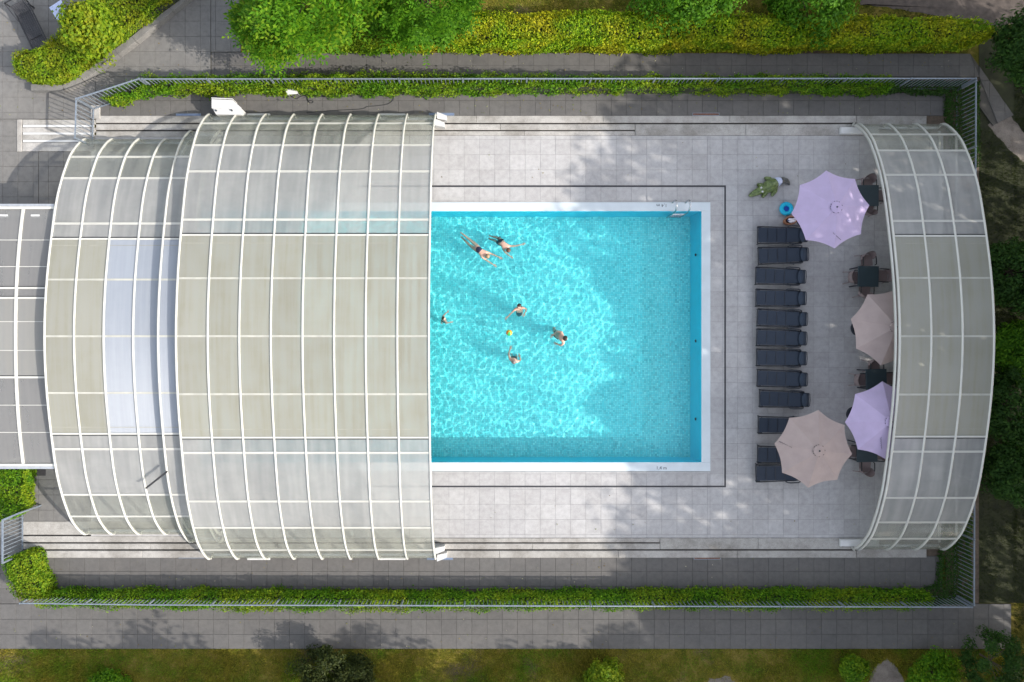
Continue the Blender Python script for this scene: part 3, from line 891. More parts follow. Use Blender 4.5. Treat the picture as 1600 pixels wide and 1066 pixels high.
def bar_mesh(arch, t, L, kind):
    mb = MB(); p, n = arch.pt(t); tan = Vector((-n.y, n.x))
    def strip(c, w, h0, h1):
        a = p + tan * (c - w / 2); b = p + tan * (c + w / 2); V = []
        for q in (a + n * h0, b + n * h0, b + n * h1, a + n * h1):
            for x in (0.0, L): V.append((x, q.x, q.y))
        mb.add(V, [(0, 2, 3, 1), (2, 4, 5, 3), (4, 6, 7, 5), (6, 0, 1, 7), (0, 6, 4, 2), (1, 3, 5, 7)])
    mm = M['rib']
    if kind == 'double':
        strip(0, .078, -.02, .010); strip(-.030, .017, .009, .024); strip(.030, .017, .009, .024)
    elif kind == 'roof':
        mm = M['rib_dull']; strip(0, .066, -.02, .008); strip(-.026, .014, .007, .016); strip(.026, .014, .007, .016)
    elif kind == 'main':
        strip(0, .06, -.03, .026)
    else:
        mm = M['bar_dark']; strip(0, .022, -.015, .011)
    me = mb.mesh('crossbar', mm)
    bm = bmesh.new(); bm.from_mesh(me); bmesh.ops.recalc_face_normals(bm, faces=bm.faces); bm.to_mesh(me); bm.free()
    return me

def seal_mesh(arch, t, L, side):
    mb = MB(); p, n = arch.pt(t); tan = Vector((-n.y, n.x)) * (1 if side > 0 else -1)
    if (p + tan).x * side < p.x * side: tan = -tan
    a = p + tan * .046; b = p + tan * .075; V = []
    for q in (a + n * -.01, b + n * -.01, b + n * .016, a + n * .016):
        for x in (0.0, L): V.append((x, q.x, q.y))
    mb.add(V, [(0, 2, 3, 1), (2, 4, 5, 3), (4, 6, 7, 5), (6, 0, 1, 7), (0, 6, 4, 2), (1, 3, 5, 7)])
    me = mb.mesh('seal', M['black'])
    bm = bmesh.new(); bm.from_mesh(me); bmesh.ops.recalc_face_normals(bm, faces=bm.faces); bm.to_mesh(me); bm.free()
    return me

def dome(name, label, ky, kz, rib_px, bars, mat_of, rib_w=0.074):
    arch = Arch(ky, kz)
    fa = H / (H - 3.18 * kz)
    xs = [(p - NX) / fa / S for p in rib_px]
    root = empty(name, (xs[0], YC, 0), 0, label, 'pool enclosure', 'sliding domes of the pool enclosure')
    rm = rib_mesh(arch, rib_w)
    for x in xs: inst('rib', rm, root, (x - xs[0], 0, 0))
    L = xs[1] - xs[0]
    bl = sorted(bars, key=lambda b: b[0])
    offs = sorted(set([(-o, k) for o, k in bl if o > 0] + bl))
    ts = [(arch.at_app(-o), -o, k) for o, k in offs]      # ascending parameter from the +y foot
    ts.sort()
    edge = [t for t in ts if t[2] != 'thin']
    cuts = [1.0] + [t[0] for t in edge] + [len(arch.P) - 2.0]
    inner = max(o for o, k in bl if k == 'main')
    pm = {}
    for bi in range(len(xs) - 1):
        for (t, o, k) in ts:
            key = ('b', t)
            if key not in pm: pm[key] = bar_mesh(arch, t, L - rib_w * .9, k)
            cb = inst('crossbar', pm[key], root, (xs[bi] - xs[0] + rib_w * .45, 0, 0))
            if k == 'main':
                key = ('s', t)
                if key not in pm: pm[key] = seal_mesh(arch, t, L - rib_w * .9, 1 if o > 0 else -1)
                inst('seal', pm[key], cb)
        for ci in range(len(cuts) - 1):
            mid, _ = arch.pt((cuts[ci] + cuts[ci + 1]) / 2)
            app = abs(mid.x) * H / (H - mid.y) * S
            mt = mat_of(bi, app, inner, ci, len(cuts) - 1)
            key = ('p', ci, mt)
            if key not in pm: pm[key] = pane_mesh(arch, cuts[ci], cuts[ci + 1], L - rib_w * .8, M[mt])
            inst('roof_pane', pm[key], root, (xs[bi] - xs[0] + rib_w * .4, 0, 0))
    # foot rails
    for sgn in (1, -1):
        y = 8.60 * ky * sgn
        MB().box(0.06, xs[-1] - xs[0] - .06, y - .05, y + .05, 0.024, 0.10).build('foot_rail', M['alu'], root)
    return root, arch, xs

def mats_A(bi, app, inner, ci, n):
    if app < inner: return 'roof_dirty'
    return 'side_low' if ci in (0, 1, n - 1, n - 2) else 'side'
def mats_D(bi, app, inner, ci, n):
    if app < inner: return 'roof_dirty' if bi < 2 else 'roof_clean'
    return 'side_low' if ci in (0, 1, n - 1, n - 2) else 'side'
def mats_C(bi, app, inner, ci, n):
    if app < inner: return 'roof_clean'
    return 'side_low' if ci in (0, n - 1) else 'side'

barsA = [(0, 'roof'), (90.5, 'roof'), (145.5, 'thin'), (158, 'main'), (182, 'double'), (257.5, 'double'), (298.5, 'double'), (333, 'double')]
barsB = [(0, 'roof'), (91, 'roof'), (145, 'thin'), (156.5, 'main'), (180, 'double'), (252, 'double'), (290, 'double'), (315.5, 'double')]
barsD = [(0, 'roof'), (88.5, 'roof'), (142, 'thin'), (152, 'main'), (176, 'double'), (247, 'double'), (280.5, 'double')]
domeA, archA, xsA = dome('dome', 'largest cream ribbed dome of the pool enclosure over the covered half of the pool', 1.0, 1.0, [275 + 49.35 * k for k in range(9)], barsA, mats_A)
domeB, archB, xsB = dome('dome', 'narrow separate dome of the pool enclosure over the tables at the far end', 0.958, 0.965, [1406 + 49 * k for k in range(4)], barsB, mats_A, 0.074)
domeC, archC, xsC = dome('dome', 'thin middle dome step with a single bay tucked beside the largest dome', 0.925, 0.93, [247, 297], barsD, mats_C)
domeD, archD, xsD = dome('dome', 'smaller dome with a bluish clean roof beside the low walkway roof', 0.89, 0.865, [69.6 + 46.1 * k for k in range(6)], barsD, mats_D)

# second lip rib on the open front of the separate dome, its white feet
inst('rib', rib_mesh(archB, 0.06, -0.10, 0.0), domeB, (-0.115, 0, 0))
for sgn in (1, -1):
    y = 8.60 * .958 * sgn
    MB().bbox(-0.62, 0.9, y - .26 if sgn > 0 else y - .02, y + .02 if sgn > 0 else y + .26, 0.024, 0.17, 0.03).build('foot_block', M['white'], domeB)
for sgn in (1, -1):
    for q, (yo, dx) in enumerate(((8.60, .06), (8.33, -.02))):
        y = yo * sgn
        x = xsA[-1] - xsA[0]
        MB().prism([(x + dx, y - .12), (x + .40 + dx, y - (.02 if sgn > 0 else .12)), (x + .40 + dx, y + (.12 if sgn > 0 else .02)), (x + dx, y + .12)] if False else
                   ([(x + dx, y - .06), (x + .38 + dx, y - .13), (x + .38 + dx, y + .05), (x + dx, y + .20)] if sgn > 0 else
                    [(x + dx, y + .06), (x + .38 + dx, y + .13), (x + .38 + dx, y - .05), (x + dx, y - .20)]), 0.024, 0.30).build('foot_block', M['white'], domeA)
# white guide plates at the foot of the large dome
for px in ((388, 423), (594, 634)):
    for sgn in (1, -1):
        y = 8.60 * sgn + (.13 if sgn > 0 else -.13)
        MB().bbox(W(px[0], 0).x - xsA[0], W(px[1], 0).x - xsA[0], y - .06, y + .06, .024, .14, .01).build('guide_plate', M['white'], domeA)
# end wall of the separate dome: posts and glazing
xe = xsB[-1] - xsB[0]
for k in range(-4, 5):
    y = k * 1.75
    # height of the arch at y
    j = min(range(len(archB.P)), key=lambda i: abs(archB.P[i].x - y)); z = archB.P[j].y
    MB().box(xe - .03, xe + .03, y - .03, y + .03, .0, z - .05).build('mullion', M['rib'], domeB)
MB().box(xe - .031, xe + .031, -7.7, 7.7, 1.05, 1.11).build('rail', M['rib'], domeB)
MB().box(xe - .031, xe + .031, -8.1, 8.1, 0.02, 0.12).build('rail', M['rib'], domeB)
# thin dark strut leaning between the two roofs
st = MB()
st.tube([W(228, 763, 2.25), W(261, 737, 2.42)], 0.035, 8)
tag(st.build('strut', M['black']), 'dark bar lying slantwise on the smaller dome', 'bar')

# low walkway roof on the far side
walk = empty('walkway_roof', (0, YC, 0), 0, 'low glazed walkway roof joining the smaller dome', 'glazed roof')
def walk_z(y):
    return 2.42 - 0.42 * (abs(y) / 4.72) ** 2.2
def walk_roof():
    fe = H / (H - 2.42)
    xr = [(p - NX) / fe / S for p in (-76, -25.5, 25, 75.5)]
    ys = [-198, -196]
    offs = [-150.5, -109, -75.5, -60, -23, 22, 64, 107.5, 150]
    edge = 4.66
    def Yof(o):
        y = -o / S
        for _ in range(12):
            y = -o / S * (H - walk_z(y)) / H
        return y
    L = xr[1] - xr[0]
    cut = [edge] + [Yof(o) for o in offs] + [-edge]
    n = 40
    # ribs
    for x in xr:
        mb = MB(); V = []; F = []
        for i in range(n + 1):
            y = -edge + 2 * edge * i / n; z = walk_z(y)
            for dx, dz in ((-.05, -.08), (.05, -.08), (.05, .04), (-.05, .04)): V.append((x + dx, y, z + dz))
        for i in range(n):
            for k in range(4): F.append((i * 4 + k, i * 4 + (k + 1) % 4, i * 4 + 4 + (k + 1) % 4, i * 4 + 4 + k))
        F += [(3, 2, 1, 0), tuple(range(n * 4, n * 4 + 4))]
        mb.add(V, F).build('rib', M['rib'], walk)
    bm_ = {}
    for bi in range(3):
        for ci in range(len(cut) - 1):
            mb = MB(); V = []; F = []; seg = 3
            for k in range(seg + 1):
                y = cut[ci] + (cut[ci + 1] - cut[ci]) * k / seg; z = walk_z(y)
                V += [(.05, y, z - .008), (L - .05, y, z - .008), (.05, y, z + .008), (L - .05, y, z + .008)]
            for k in range(seg):
                b = 4 * k; d = b + 4
                F += [(b + 2, b + 3, d + 3, d + 2)[::-1], (b, d, d + 1, b + 1)[::-1], (b, b + 2, d + 2, d)[::-1], (b + 1, d + 1, d + 3, b + 3)[::-1]]
            mb.add(V, F)
            if ci not in bm_:
                me = mb.mesh('roof_pane', M['low_roof_mid' if 3 < ci < 7 else 'low_roof'])
                bmm = bmesh.new(); bmm.from_mesh(me); bmesh.ops.recalc_face_normals(bmm, faces=bmm.faces); bmm.to_mesh(me); bmm.free()
                bm_[ci] = me
            inst('roof_pane', bm_[ci], walk, (xr[bi], 0, 0))
            if ci > 0:
                y = cut[ci]; z = walk_z(y); main = ci in (3, 4, 7)
                w = .035 if main else .012
                MB().box(xr[bi] + .05, xr[bi + 1] - .05, y - w, y + w, z - .02, z + (.028 if main else .018)).build('crossbar', M['rib'], walk)
                if main:
                    MB().box(xr[bi] + .05, xr[bi + 1] - .05, y + w + .001, y + w + .03, z - .01, z + .017).build('seal', M['black'], walk)
            elif bi >= 1:
                MB().box(xr[bi] + .3, xr[bi] + .62, edge - .30, edge - .20, walk_z(edge) + .02, walk_z(edge) + .055).build('white_tag', M['white'], walk)
    for sgn in (1, -1):
        y = sgn * (edge + .05)
        MB().box(xr[0] - .1, xr[-1] + .1, y - .045, y + .045, walk_z(edge) - .14, walk_z(edge) + .05).build('eaves_beam', M['rib'], walk)
        y2 = sgn * (edge + .15)
        MB().box(xr[0] - .1, xr[-1] - .05, y2 - .045, y2 + .045, walk_z(edge) - .12, walk_z(edge) + .02).build('gutter', M['alu'], walk)
        for bi in range(3):
            MB().box(xr[bi] + .05, xr[bi + 1] - .05, y - .008, y + .008, .05, walk_z(edge) - .15).build('wall_pane', M['side'], walk)
            MB().box(xr[bi] - .03, xr[bi] + .03, y - .03, y + .03, -.02, walk_z(edge) - .145).build('post', M['rib'], walk)
walk_roof()
p0 = W(-60, 332.5); p1 = W(85, 721.5)
o = MB().box(p0.x, p1.x, p1.y, p0.y, -.05, -.004).build('floor', M['paving']); tag(o, 'grey floor under the low walkway roof', kind='structure')

# ================================================================== FENCES
def fence(label, pts, height, first_gap=0.0, pitch=0.155, panel=2.41, name='metal_fence'):
    """railing along a ground polyline (photo pixels): posts, handrail and pickets"""
    P = [W(x, y) for x, y in pts]
    root = empty(name, P[0], 0, label, 'fence', 'galvanised railings round the pool')
    org = P[0]
    post_me = MB().box(-.03, .03, -.03, .03, -.06, height + .01).mesh('post', M['galv'])
    pick_me = MB().box(-.011, .011, -.011, .011, .09, height - .045).mesh('picket', M['galv'])
    for s in range(len(P) - 1):
        a, b = P[s], P[s + 1]; L = (b - a).length; d = (b - a) / L; ang = math.atan2(d.y, d.x)
        n = max(1, round(L / panel)); pl = L / n
        for k in range(n):
            o0 = a + d * (pl * k); o1 = a + d * (pl * (k + 1))
            inst('post', post_me, root, o0 - org, ang)
            q0 = o0 - org + d * .05; q1 = o1 - org - d * .05
            MB().bar(q0 + Vector((0, 0, height - .02)), q1 + Vector((0, 0, height - .02)), .042, .042).build('top_rail', M['galv'], root)
            MB().bar(q0 + Vector((0, 0, .09)), q1 + Vector((0, 0, .09)), .03, .03).build('bottom_rail', M['galv'], root)
            m = int((pl - .1) / pitch)
            for i in range(1, m):
                inst('picket', pick_me, root, o0 - org + d * (.05 + (pl - .1) * i / m), ang)
        if s == len(P) - 2: inst('post', post_me, root, b - org, ang)
    return root
FH = 1.2
def onfoot(x, y, z=FH):
    """ground pixel below a rail seen at x, y"""
    f = H / (H - z); return (NX + (x - NX) / f, NY + (y - NY) / f)
fence('grey metal railing along the upper hedge', [onfoot(222, 123.5), onfoot(1525, 122.5)], FH)
fence('grey metal railing across the far end beside the dark shrubs', [onfoot(1525.5, 126), onfoot(1522.5, 946)], FH)
fence('grey metal railing along the lower hedge', [onfoot(31, 943), onfoot(230, 945.5), onfoot(1519, 949)], FH)
fence('short bent metal railing stepping out to the rail end', [onfoot(118, 216), onfoot(120, 155), onfoot(218, 123.8)], 1.25)

def gate():
    root = empty('gate', W(20, 840), 0, 'narrow grey metal gate standing ajar beside the corner hedge', 'gate')
    org = W(20, 840); h = 1.25
    A = W(*onfoot(3.5, 880, h)); B = W(*onfoot(3.5, 813, h)); C = W(*onfoot(30, 802, h)); 
    for q in (A, B, C):
        MB().box(q.x - org.x - .03, q.x - org.x + .03, q.y - org.y - .03, q.y - org.y + .03, -.06, h).build('post', M['galv'], root)
    for q0, q1 in ((A, B), (B, C)):
        a = q0 - org; b = q1 - org; L = (b - a).length; d = (b - a) / L
        for z, w in ((h - .02, .06), (.12, .04)):
            MB().bar(a + d * .032 + Vector((0, 0, z)), b - d * .032 + Vector((0, 0, z)), w, .04).build('gate_rail', M['galv'], root)
        m = int(L / .135)
        for i in range(1, m):
            c = a + d * (L * i / m)
            MB().box(c.x - .014, c.x + .014, c.y - .014, c.y + .014, .14, h - .041).build('picket', M['galv'], root)
gate()

# kerb wall at the upper corner
kw = tag(empty('kerb_wall'), 'low grey kerb wall edging the leafy corner hedge', 'kerb')
kp = [(56, 141), (106, 140.5), (134, 126), (215, 66), (300, -4), (330, -30)]
for i in range(len(kp) - 1):
    a, b = W(*kp[i]), W(*kp[i + 1]); d = (b - a).normalized(); nrm = Vector((-d.y, d.x, 0)) * .12
    n = max(1, round((b - a).length / 1.0))
    for k in range(n):
        p = a + (b - a) * (k / n) + d * .006; q = a + (b - a) * ((k + 1) / n) - d * .006
        MB().prism([(p - nrm)[:2], (q - nrm)[:2], (q + nrm)[:2], (p + nrm)[:2]], -.05, .30).build('kerb_stone', M['kerb'], kw)

# ================================================================== PLANTS
def frame_from_normal(Nn, r):
    """two tangent vectors for each normal, turned at random"""
    up = np.tile(np.array([0.0, 0.0, 1.0]), (len(Nn), 1)); up[np.abs(Nn[:, 2]) > .9] = (1, 0, 0)
    a = np.cross(Nn, up); a /= np.linalg.norm(a, axis=1, keepdims=True) + 1e-9
    b = np.cross(Nn, a)
    th = r.uniform(0, 2 * math.pi, len(Nn))[:, None]
    return a * np.cos(th) + b * np.sin(th), -a * np.sin(th) + b * np.cos(th)

def leaves(C, Nn, size, r, aspect=0.55, jitter=0.6, spread=0.35):
    Nn = Nn + r.normal(0, jitter, Nn.shape); Nn /= np.linalg.norm(Nn, axis=1, keepdims=True) + 1e-9
    t, b = frame_from_normal(Nn, r)
    s = (size * r.uniform(1 - spread, 1 + spread, len(C)))[:, None]
    fold = Nn * (s * .12)
    return np.stack([C - t * s * .5, C + b * s * aspect * .5 + fold, C + t * s * .5, C - b * s * aspect * .5 + fold], 1)

def lump(P, seed=0, scale=1.0):
    """smooth pseudo noise of positions"""
    r = np.random.default_rng(seed); v = np.zeros(len(P))
    for _ in range(10):
        k = r.normal(0, 2.4 * scale, 3); v += np.sin(P @ k + r.uniform(0, 6.28))
    return v / 4.0

def hedge(label, px, height, size=0.085, dens=420, mat='hedge', seed=1, rough=0.10, overhang=0.10, cat='hedge', group=None, name='hedge'):
    r = np.random.default_rng(seed)
    poly = pxpoly(px); xs = [p[0] for p in poly]; ys = [p[1] for p in poly]
    A = area(poly); per = sum(math.dist(poly[i], poly[i - 1]) for i in range(len(poly)))
    n = int(A * dens * 2.0)
    Q = np.stack([r.uniform(min(xs), max(xs), n * 4), r.uniform(min(ys), max(ys), n * 4), np.zeros(n * 4)], 1)
    Q = Q[in_poly(Q, poly)][:n]
    # distance to the edge
    D = np.full(len(Q), 9.0)
    for i in range(len(poly)):
        a = np.array(poly[i - 1]); b = np.array(poly[i]); ab = b - a
        t = np.clip(((Q[:, :2] - a) @ ab) / (ab @ ab + 1e-9), 0, 1)
        D = np.minimum(D, np.linalg.norm(Q[:, :2] - (a + t[:, None] * ab), axis=1))
    lv = lump(Q, seed)
    Q[:, 2] = height + lv * rough - 0.22 * height * np.clip(1 - D / .18, 0, 1) ** 2 - r.exponential(.045, len(Q))
    Nt = np.tile(np.array([0., 0., 1.]), (len(Q), 1))
    m = int(per * height * dens * 2.0)
    seg = r.choice(len(poly), m, p=np.array([math.dist(poly[i], poly[i - 1]) for i in range(len(poly))]) / per)
    pa = np.array(poly)[seg]; pb = np.array(poly)[seg - 1]; tt = r.uniform(0, 1, m)[:, None]
    E = pa + (pb - pa) * tt; dd = pb - pa; nn = np.stack([-dd[:, 1], dd[:, 0]], 1); nn /= np.linalg.norm(nn, axis=1, keepdims=True) + 1e-9
    # poly is ccw and pa->pb runs backwards, so nn points outward
    zz = r.uniform(0.02, height, m)
    Sd = np.concatenate([E, zz[:, None]], 1)
    off = lump(Sd, seed + 5, 1.4) * overhang * .6 + r.normal(0, overhang * .35, m) - .01
    Sd[:, :2] += nn * off[:, None]
    Ns = np.concatenate([nn, np.full((m, 1), .5)], 1)
    C = np.concatenate([Q, Sd]); Nn = np.concatenate([Nt, Ns])
    V = leaves(C, Nn, size, r, 0.6)
    root = empty(name, (poly[0][0], poly[0][1], 0), 0, label, cat, group)
    me = np_mesh('foliage', V - np.array([poly[0][0], poly[0][1], 0]), 4, M[mat])
    f = inst('foliage', me, root)
    core = [(p[0] - poly[0][0], p[1] - poly[0][1]) for p in inset(poly, .2)]
    if cat != 'ground cover': MB().prism(core, -.05, height * .78 - .05).build('twigs', M['twig'], root)
    return root

def strip(x0, x1, y0, y1): return [(x0, y0), (x1, y0), (x1, y1), (x0, y1)]
# fence hedges
def gp(pts, z):   # footprint whose top outline appears at the given pixels
    f = H / (H - z); return [(NX + (x - NX) / f, NY + (y - NY) / f) for x, y in pts]
hedge('clipped green hedge inside the upper railing', [(178, 161), (212, 144), (240, 130), (300, 130), (1375, 131), (1375, 146.5), (900, 147), (246, 147.5), (214, 157), (182, 166)], .86, .08, 430, 'hedge', 3, .2, .16)
hedge('clipped green hedge inside the lower railing', [(70, 921), (1440, 919), (1440, 941), (1000, 941.5), (400, 940.5), (74, 937)], .74, .08, 430, 'hedge', 4, .09, .16)
hedge('corner hedge beside the narrow gate', gp([(6, 880), (34, 864), (48, 868), (62, 905), (70, 930), (40, 938), (26, 935), (12, 905)], .8), .85, .085, 460, 'hedge', 5, .08)
hedge('small rectangular hedge beside the low walkway roof', gp([(-8, 728), (38, 728), (36, 795), (18, 806), (-8, 815)], .7), .75, .085, 460, 'hedge', 6, .06)
hedge('low dark ground cover inside the fence corner', [(1376, 131), (1522, 132), (1520, 262), (1482, 250), (1474, 150), (1376, 147)], .38, .075, 420, 'tree_dark', 7, .08, .1, 'ground cover')
hedge('low dark ground cover along the end railing at the lower corner', gp([(1478, 850), (1488, 760), (1518, 720), (1519, 944), (1452, 946), (1452, 926), (1468, 918)], .3), .33, .075, 420, 'tree_dark', 8, .08, .1, 'ground cover')
hedge('long golden green clipped hedge beyond the upper path', [(610, 46), (860, 42), (1000, 44), (1275, 51), (1465, 52), (1512, 60), (1522, 68), (1506, 80), (1275, 82), (1000, 83), (610, 83)], 1.3, .095, 420, 'hedge_yellow', 9, .12, .14)
hedge('dark green clipped hedge end under the bright tree', [(395, 30), (470, 40), (608, 46), (608, 83), (420, 82), (398, 70)], 1.25, .09, 420, 'hedge', 10, .14, .14)
hedge('leafy wedge shaped corner hedge behind the kerb wall', gp([(32, 104), (36, 92), (60, 88), (95, 70), (150, 20), (190, -30), (330, -40), (282, -4), (230, 34), (180, 72), (130, 112), (104, 130), (66, 133), (40, 122)], .35), .9, .09, 440, 'bush_yellow', 11, .1, .12)

def tree(name, label, cx, cyy, z0, rad, hgt, n_clump, n_leaf, leaf, mat, seed, cat='tree', group=None, trunk_r=.14, aspect=.5, lean=(0, 0), clump_r=.55, up=0.5, fronds=False, mesh=None):
    """trunk and limbs with clumps of leaves spread through an uneven crown; cx, cyy in metres"""
    r = np.random.default_rng(seed)
    root = empty(name, (cx, cyy, -.05), 0, label, cat, group)
    if mesh is not None:
        inst('crown', mesh[0], root); inst('trunk', mesh[1], root); return root
    th = r.uniform(0, 2 * math.pi, n_clump); u = r.uniform(-.75, 1, n_clump); rr = r.uniform(.45, 1.0, n_clump) ** .6
    K = np.stack([np.cos(th) * np.sqrt(1 - u ** 2) * rr, np.sin(th) * np.sqrt(1 - u ** 2) * rr, u * rr], 1)
    bump_ = 1 + .28 * lump(K, seed + 1, .9)[:, None]
    K = K * bump_ * np.array([rad, rad, hgt / 2]) + np.array([lean[0], lean[1], z0 + hgt / 2])
    cen = np.array([lean[0], lean[1], z0 + hgt / 2])
    Cs = []; Ns = []
    Vs = []
    for k in K:
        out = (k - cen) / (np.linalg.norm(k - cen) + 1e-6)
        cr = clump_r * r.uniform(.6, 1.25)
        if fronds:
            ns = max(3, n_leaf // 9)
            for _ in range(ns):
                d = out * .8 + r.normal(0, .6, 3); d[2] = d[2] * .6 + .12; d /= np.linalg.norm(d)
                base = k + r.normal(0, cr * .35, 3); Lf = cr * r.uniform(.7, 1.2)
                side = np.cross(d, (0, 0, 1.0)); side /= np.linalg.norm(side) + 1e-6
                nrm = np.cross(side, d)
                for q in range(9):
                    t = (q // 2 + .5) / 4.5; sg = (1 if q % 2 else -1) if q < 8 else 0
                    c0 = base + d * Lf * t - np.array([0, 0, .18 * Lf * t * t])
                    dirn = d * (.55 if sg else 1) + side * sg * .85; dirn /= np.linalg.norm(dirn)
                    w = np.cross(nrm, dirn); s = leaf * r.uniform(.8, 1.2)
                    nz = nrm * s * .06 + r.normal(0, s * .06, 3)
                    Vs.append([c0, c0 + dirn * s * .5 + w * s * aspect * .5 + nz, c0 + dirn * s, c0 + dirn * s * .5 - w * s * aspect * .5 + nz])
        else:
            p = r.normal(0, 1, (n_leaf, 3)); p /= np.linalg.norm(p, axis=1, keepdims=True) + 1e-6
            p *= (r.uniform(0, 1, n_leaf) ** .4)[:, None] * cr
            p[:, 2] *= .75
            Cs.append(k + p); Ns.append(p / cr + out * .5 + np.array([0, 0, up]))
    V = np.array(Vs) if fronds else leaves(np.concatenate(Cs), np.concatenate(Ns), leaf, r, aspect, .5)
    me = np_mesh('crown', V, 4, M[mat])
    inst('crown', me, root)
    mb = MB(); top = Vector((lean[0] * .7, lean[1] * .7, z0 + hgt * .35))
    mb.tube([(0, 0, 0), (top * .45)[:], top[:]], [trunk_r, trunk_r * .8, trunk_r * .55], 8)
    for k in K[:: max(1, len(K) // 14)]:
        kv = Vector(k); st_ = top * r.uniform(.6, 1.0); mid = st_.lerp(kv, .5) + Vector((0, 0, .12 * hgt * .3))
        mb.tube([st_, mid, st_.lerp(kv, .92)], [trunk_r * .4, trunk_r * .25, trunk_r * .08], 5)
    t = mb.build('trunk', M['bark'], root, True)
    return root, (me, t.data)

def at(px, py, z): p = W(px, py, z); return p.x, p.y
# bright tree over the upper path
x, y = at(*gp([(492, -52)], 4)[0], 0)
tree('tree', 'bright green tree with feathery leaves reaching over the upper path', x, y, 2.0, 2.4, 4.2, 95, 198, .17, 'tree_bright', 21, 'tree', None, .16, .45, (0, 0), .66, .5, True)
x, y = at(*gp([(655, -14)], 3)[0], 0)
tree('tree', 'darker green tree behind the golden hedge beside the bright tree', x, y, 1.4, 1.6, 3.2, 130, 126, .16, 'tree_mid', 22, 'tree', None, .12, .42, (0, 0), .5, .5, True)
x, y = at(*gp([(415, 30)], 3)[0], 0)
tree('tree', 'small green tree at the near end of the dark hedge', x, y, 1.2, 1.0, 2.4, 70, 126, .16, 'tree_bright', 23, 'tree', None, .1, .42, (0, 0), .45, .5, True)
# evergreen shrubs behind the golden hedge
for i, (px, py, rad, h, m, lab) in enumerate(((1094, -42, 1.7, 3.0, 'tree_mid', 'rounded green shrub behind the middle of the golden hedge'),
                                              (1275, -34, 1.5, 2.8, 'tree_mid', 'green spreading shrub behind the golden hedge nearer the soil path'))):
    x, y = at(*gp([(px, py)], 2.2)[0], 0)
    tree('shrub', lab, x, y, .4, rad, h, 150, 110, .13, m, 31 + i, 'shrub', None, .1, .5, (0, 0), .42)
# dark shrubs beyond the end fence
for i, (px, py, rad, h, m, lab) in enumerate(((1592, 425, 1.15, 2.4, 'tree_dark', 'dark evergreen shrub beyond the end fence, uppermost of the row'),
                                              (1604, 545, 1.0, 2.2, 'tree_mid', 'lighter leafy shrub at the middle of the dark shrub row'),
                                              (1596, 640, 1.25, 2.5, 'tree_dark', 'dark evergreen shrub beyond the end fence below the lighter one'),
                                              (1588, 745, 1.15, 2.3, 'tree_dark', 'dark evergreen shrub lowest in the row beyond the end fence'),
                                              (1610, 70, 1.3, 3.2, 'tree_dark', 'dark leafy tree beyond the path corner at the far end of the golden hedge'))):
    x, y = at(*gp([(px, py)], 1.5)[0], 0)
    tree('shrub', lab, x, y, .1, rad, h, 120, 120, .14, m, 41 + i, 'shrub', None, .09, .4, (0, 0), .38)
# bushes in the lower lawn
for i, (px, py, rad, h, m, lab) in enumerate(((505, 1052, 1.1, 1.5, 'dry_bush', 'dark straggly bush at the edge of the lower path'),
                                              (556, 1060, .7, 1.0, 'dry_bush', 'brown twiggy bush beside the dark straggly bush'),
                                              (943, 1062, .6, 1.1, 'bush_yellow', 'fresh bright green bush in the lower lawn'),
                                              (1332, 1044, .36, .6, 'hedge', 'small green bush beside the bare soil patch'),
                                              (1466, 1058, .85, 1.2, 'hedge', 'medium green bush beyond the bare soil patch'),
                                              (1562, 1042, 1.2, 1.7, 'tree_dark', 'large dark bush at the corner end of the lower path'),
                                              (172, 1082, .6, .8, 'hedge', 'low dark green bush in the mossy lawn near the gate'))):
    x, y = at(*gp([(px, py)], h * .6)[0], 0)
    tree('bush', lab, x, y, .05, rad, h, 70, 110, .11, m, 61 + i, 'bush', None, .04, .4, (0, 0), .3)
x, y = at(*gp([(134, 36)], 1.6)[0], 0)
tree('bush', 'tall yellow green bush above the leafy corner hedge', x, y, .4, .85, 1.7, 90, 90, .14, 'bush_yellow', 71, 'bush', None, .06, .6, (0, 0), .4)

# tall trees beyond the photograph that throw the dappled shade
protos = []
ORD = ['first', 'second', 'third', 'fourth', 'fifth', 'sixth', 'seventh', 'eighth', 'ninth', 'tenth', 'eleventh', 'twelfth', 'thirteenth']
def tall(px, py, scale, i, lab='tall leafy shade tree beyond the end fence, %s along from the upper path'):
    p = W(px, py)
    lab = lab % ORD[i % len(ORD)]
    if len(protos) < 3:
        root, me = tree('tree', lab, p.x, p.y, 3.6, 3.5, 9.5, 95, 46, .42, 'tree_dark', 90 + i, 'tree', 'tall shade trees beyond the garden', .24, .6, (0, 0), 1.15)
        protos.append(me)
    else:
        root = tree('tree', lab, p.x, p.y, 0, 0, 0, 0, 0, 0, None, 0, 'tree', 'tall shade trees beyond the garden', mesh=protos[i % 3])
    root.scale = (scale, scale, scale); root.rotation_euler = (0, 0, i * 1.7)
TALL = [(1722, 350, .98), (1740, 520, 1.0), (1728, 680, 1.02), (1735, 850, 1.0), (1752, 1000, .95), (1760, 1160, 1.05), (1660, 1290, .95), (1740, 190, .8), (1850, 1330, 1.0), (1900, 300, .9), (1905, 600, .9), (1900, 900, .95), (1890, 1110, .95)]
for i, (x, y, s) in enumerate(TALL): tall(x, y, s, i)
for i, (x, y, s) in enumerate(((1390, -190, .8), (1600, -170, .85))): tall(x, y, s, i + 2, 'shade tree standing beyond the golden hedge, %s along from the pool')
# lower trees below the lower path
for i, (x, y, s) in enumerate(((330, 1165, .42), (455, 1180, .5), (600, 1175, .54), (760, 1190, .52), (940, 1215, .58), (1150, 1200, .55), (1350, 1200, .6), (1540, 1200, .64))):
    tall(x, y, s, i + 3, 'smaller shade tree standing below the lower lawn, %s along from the gate')

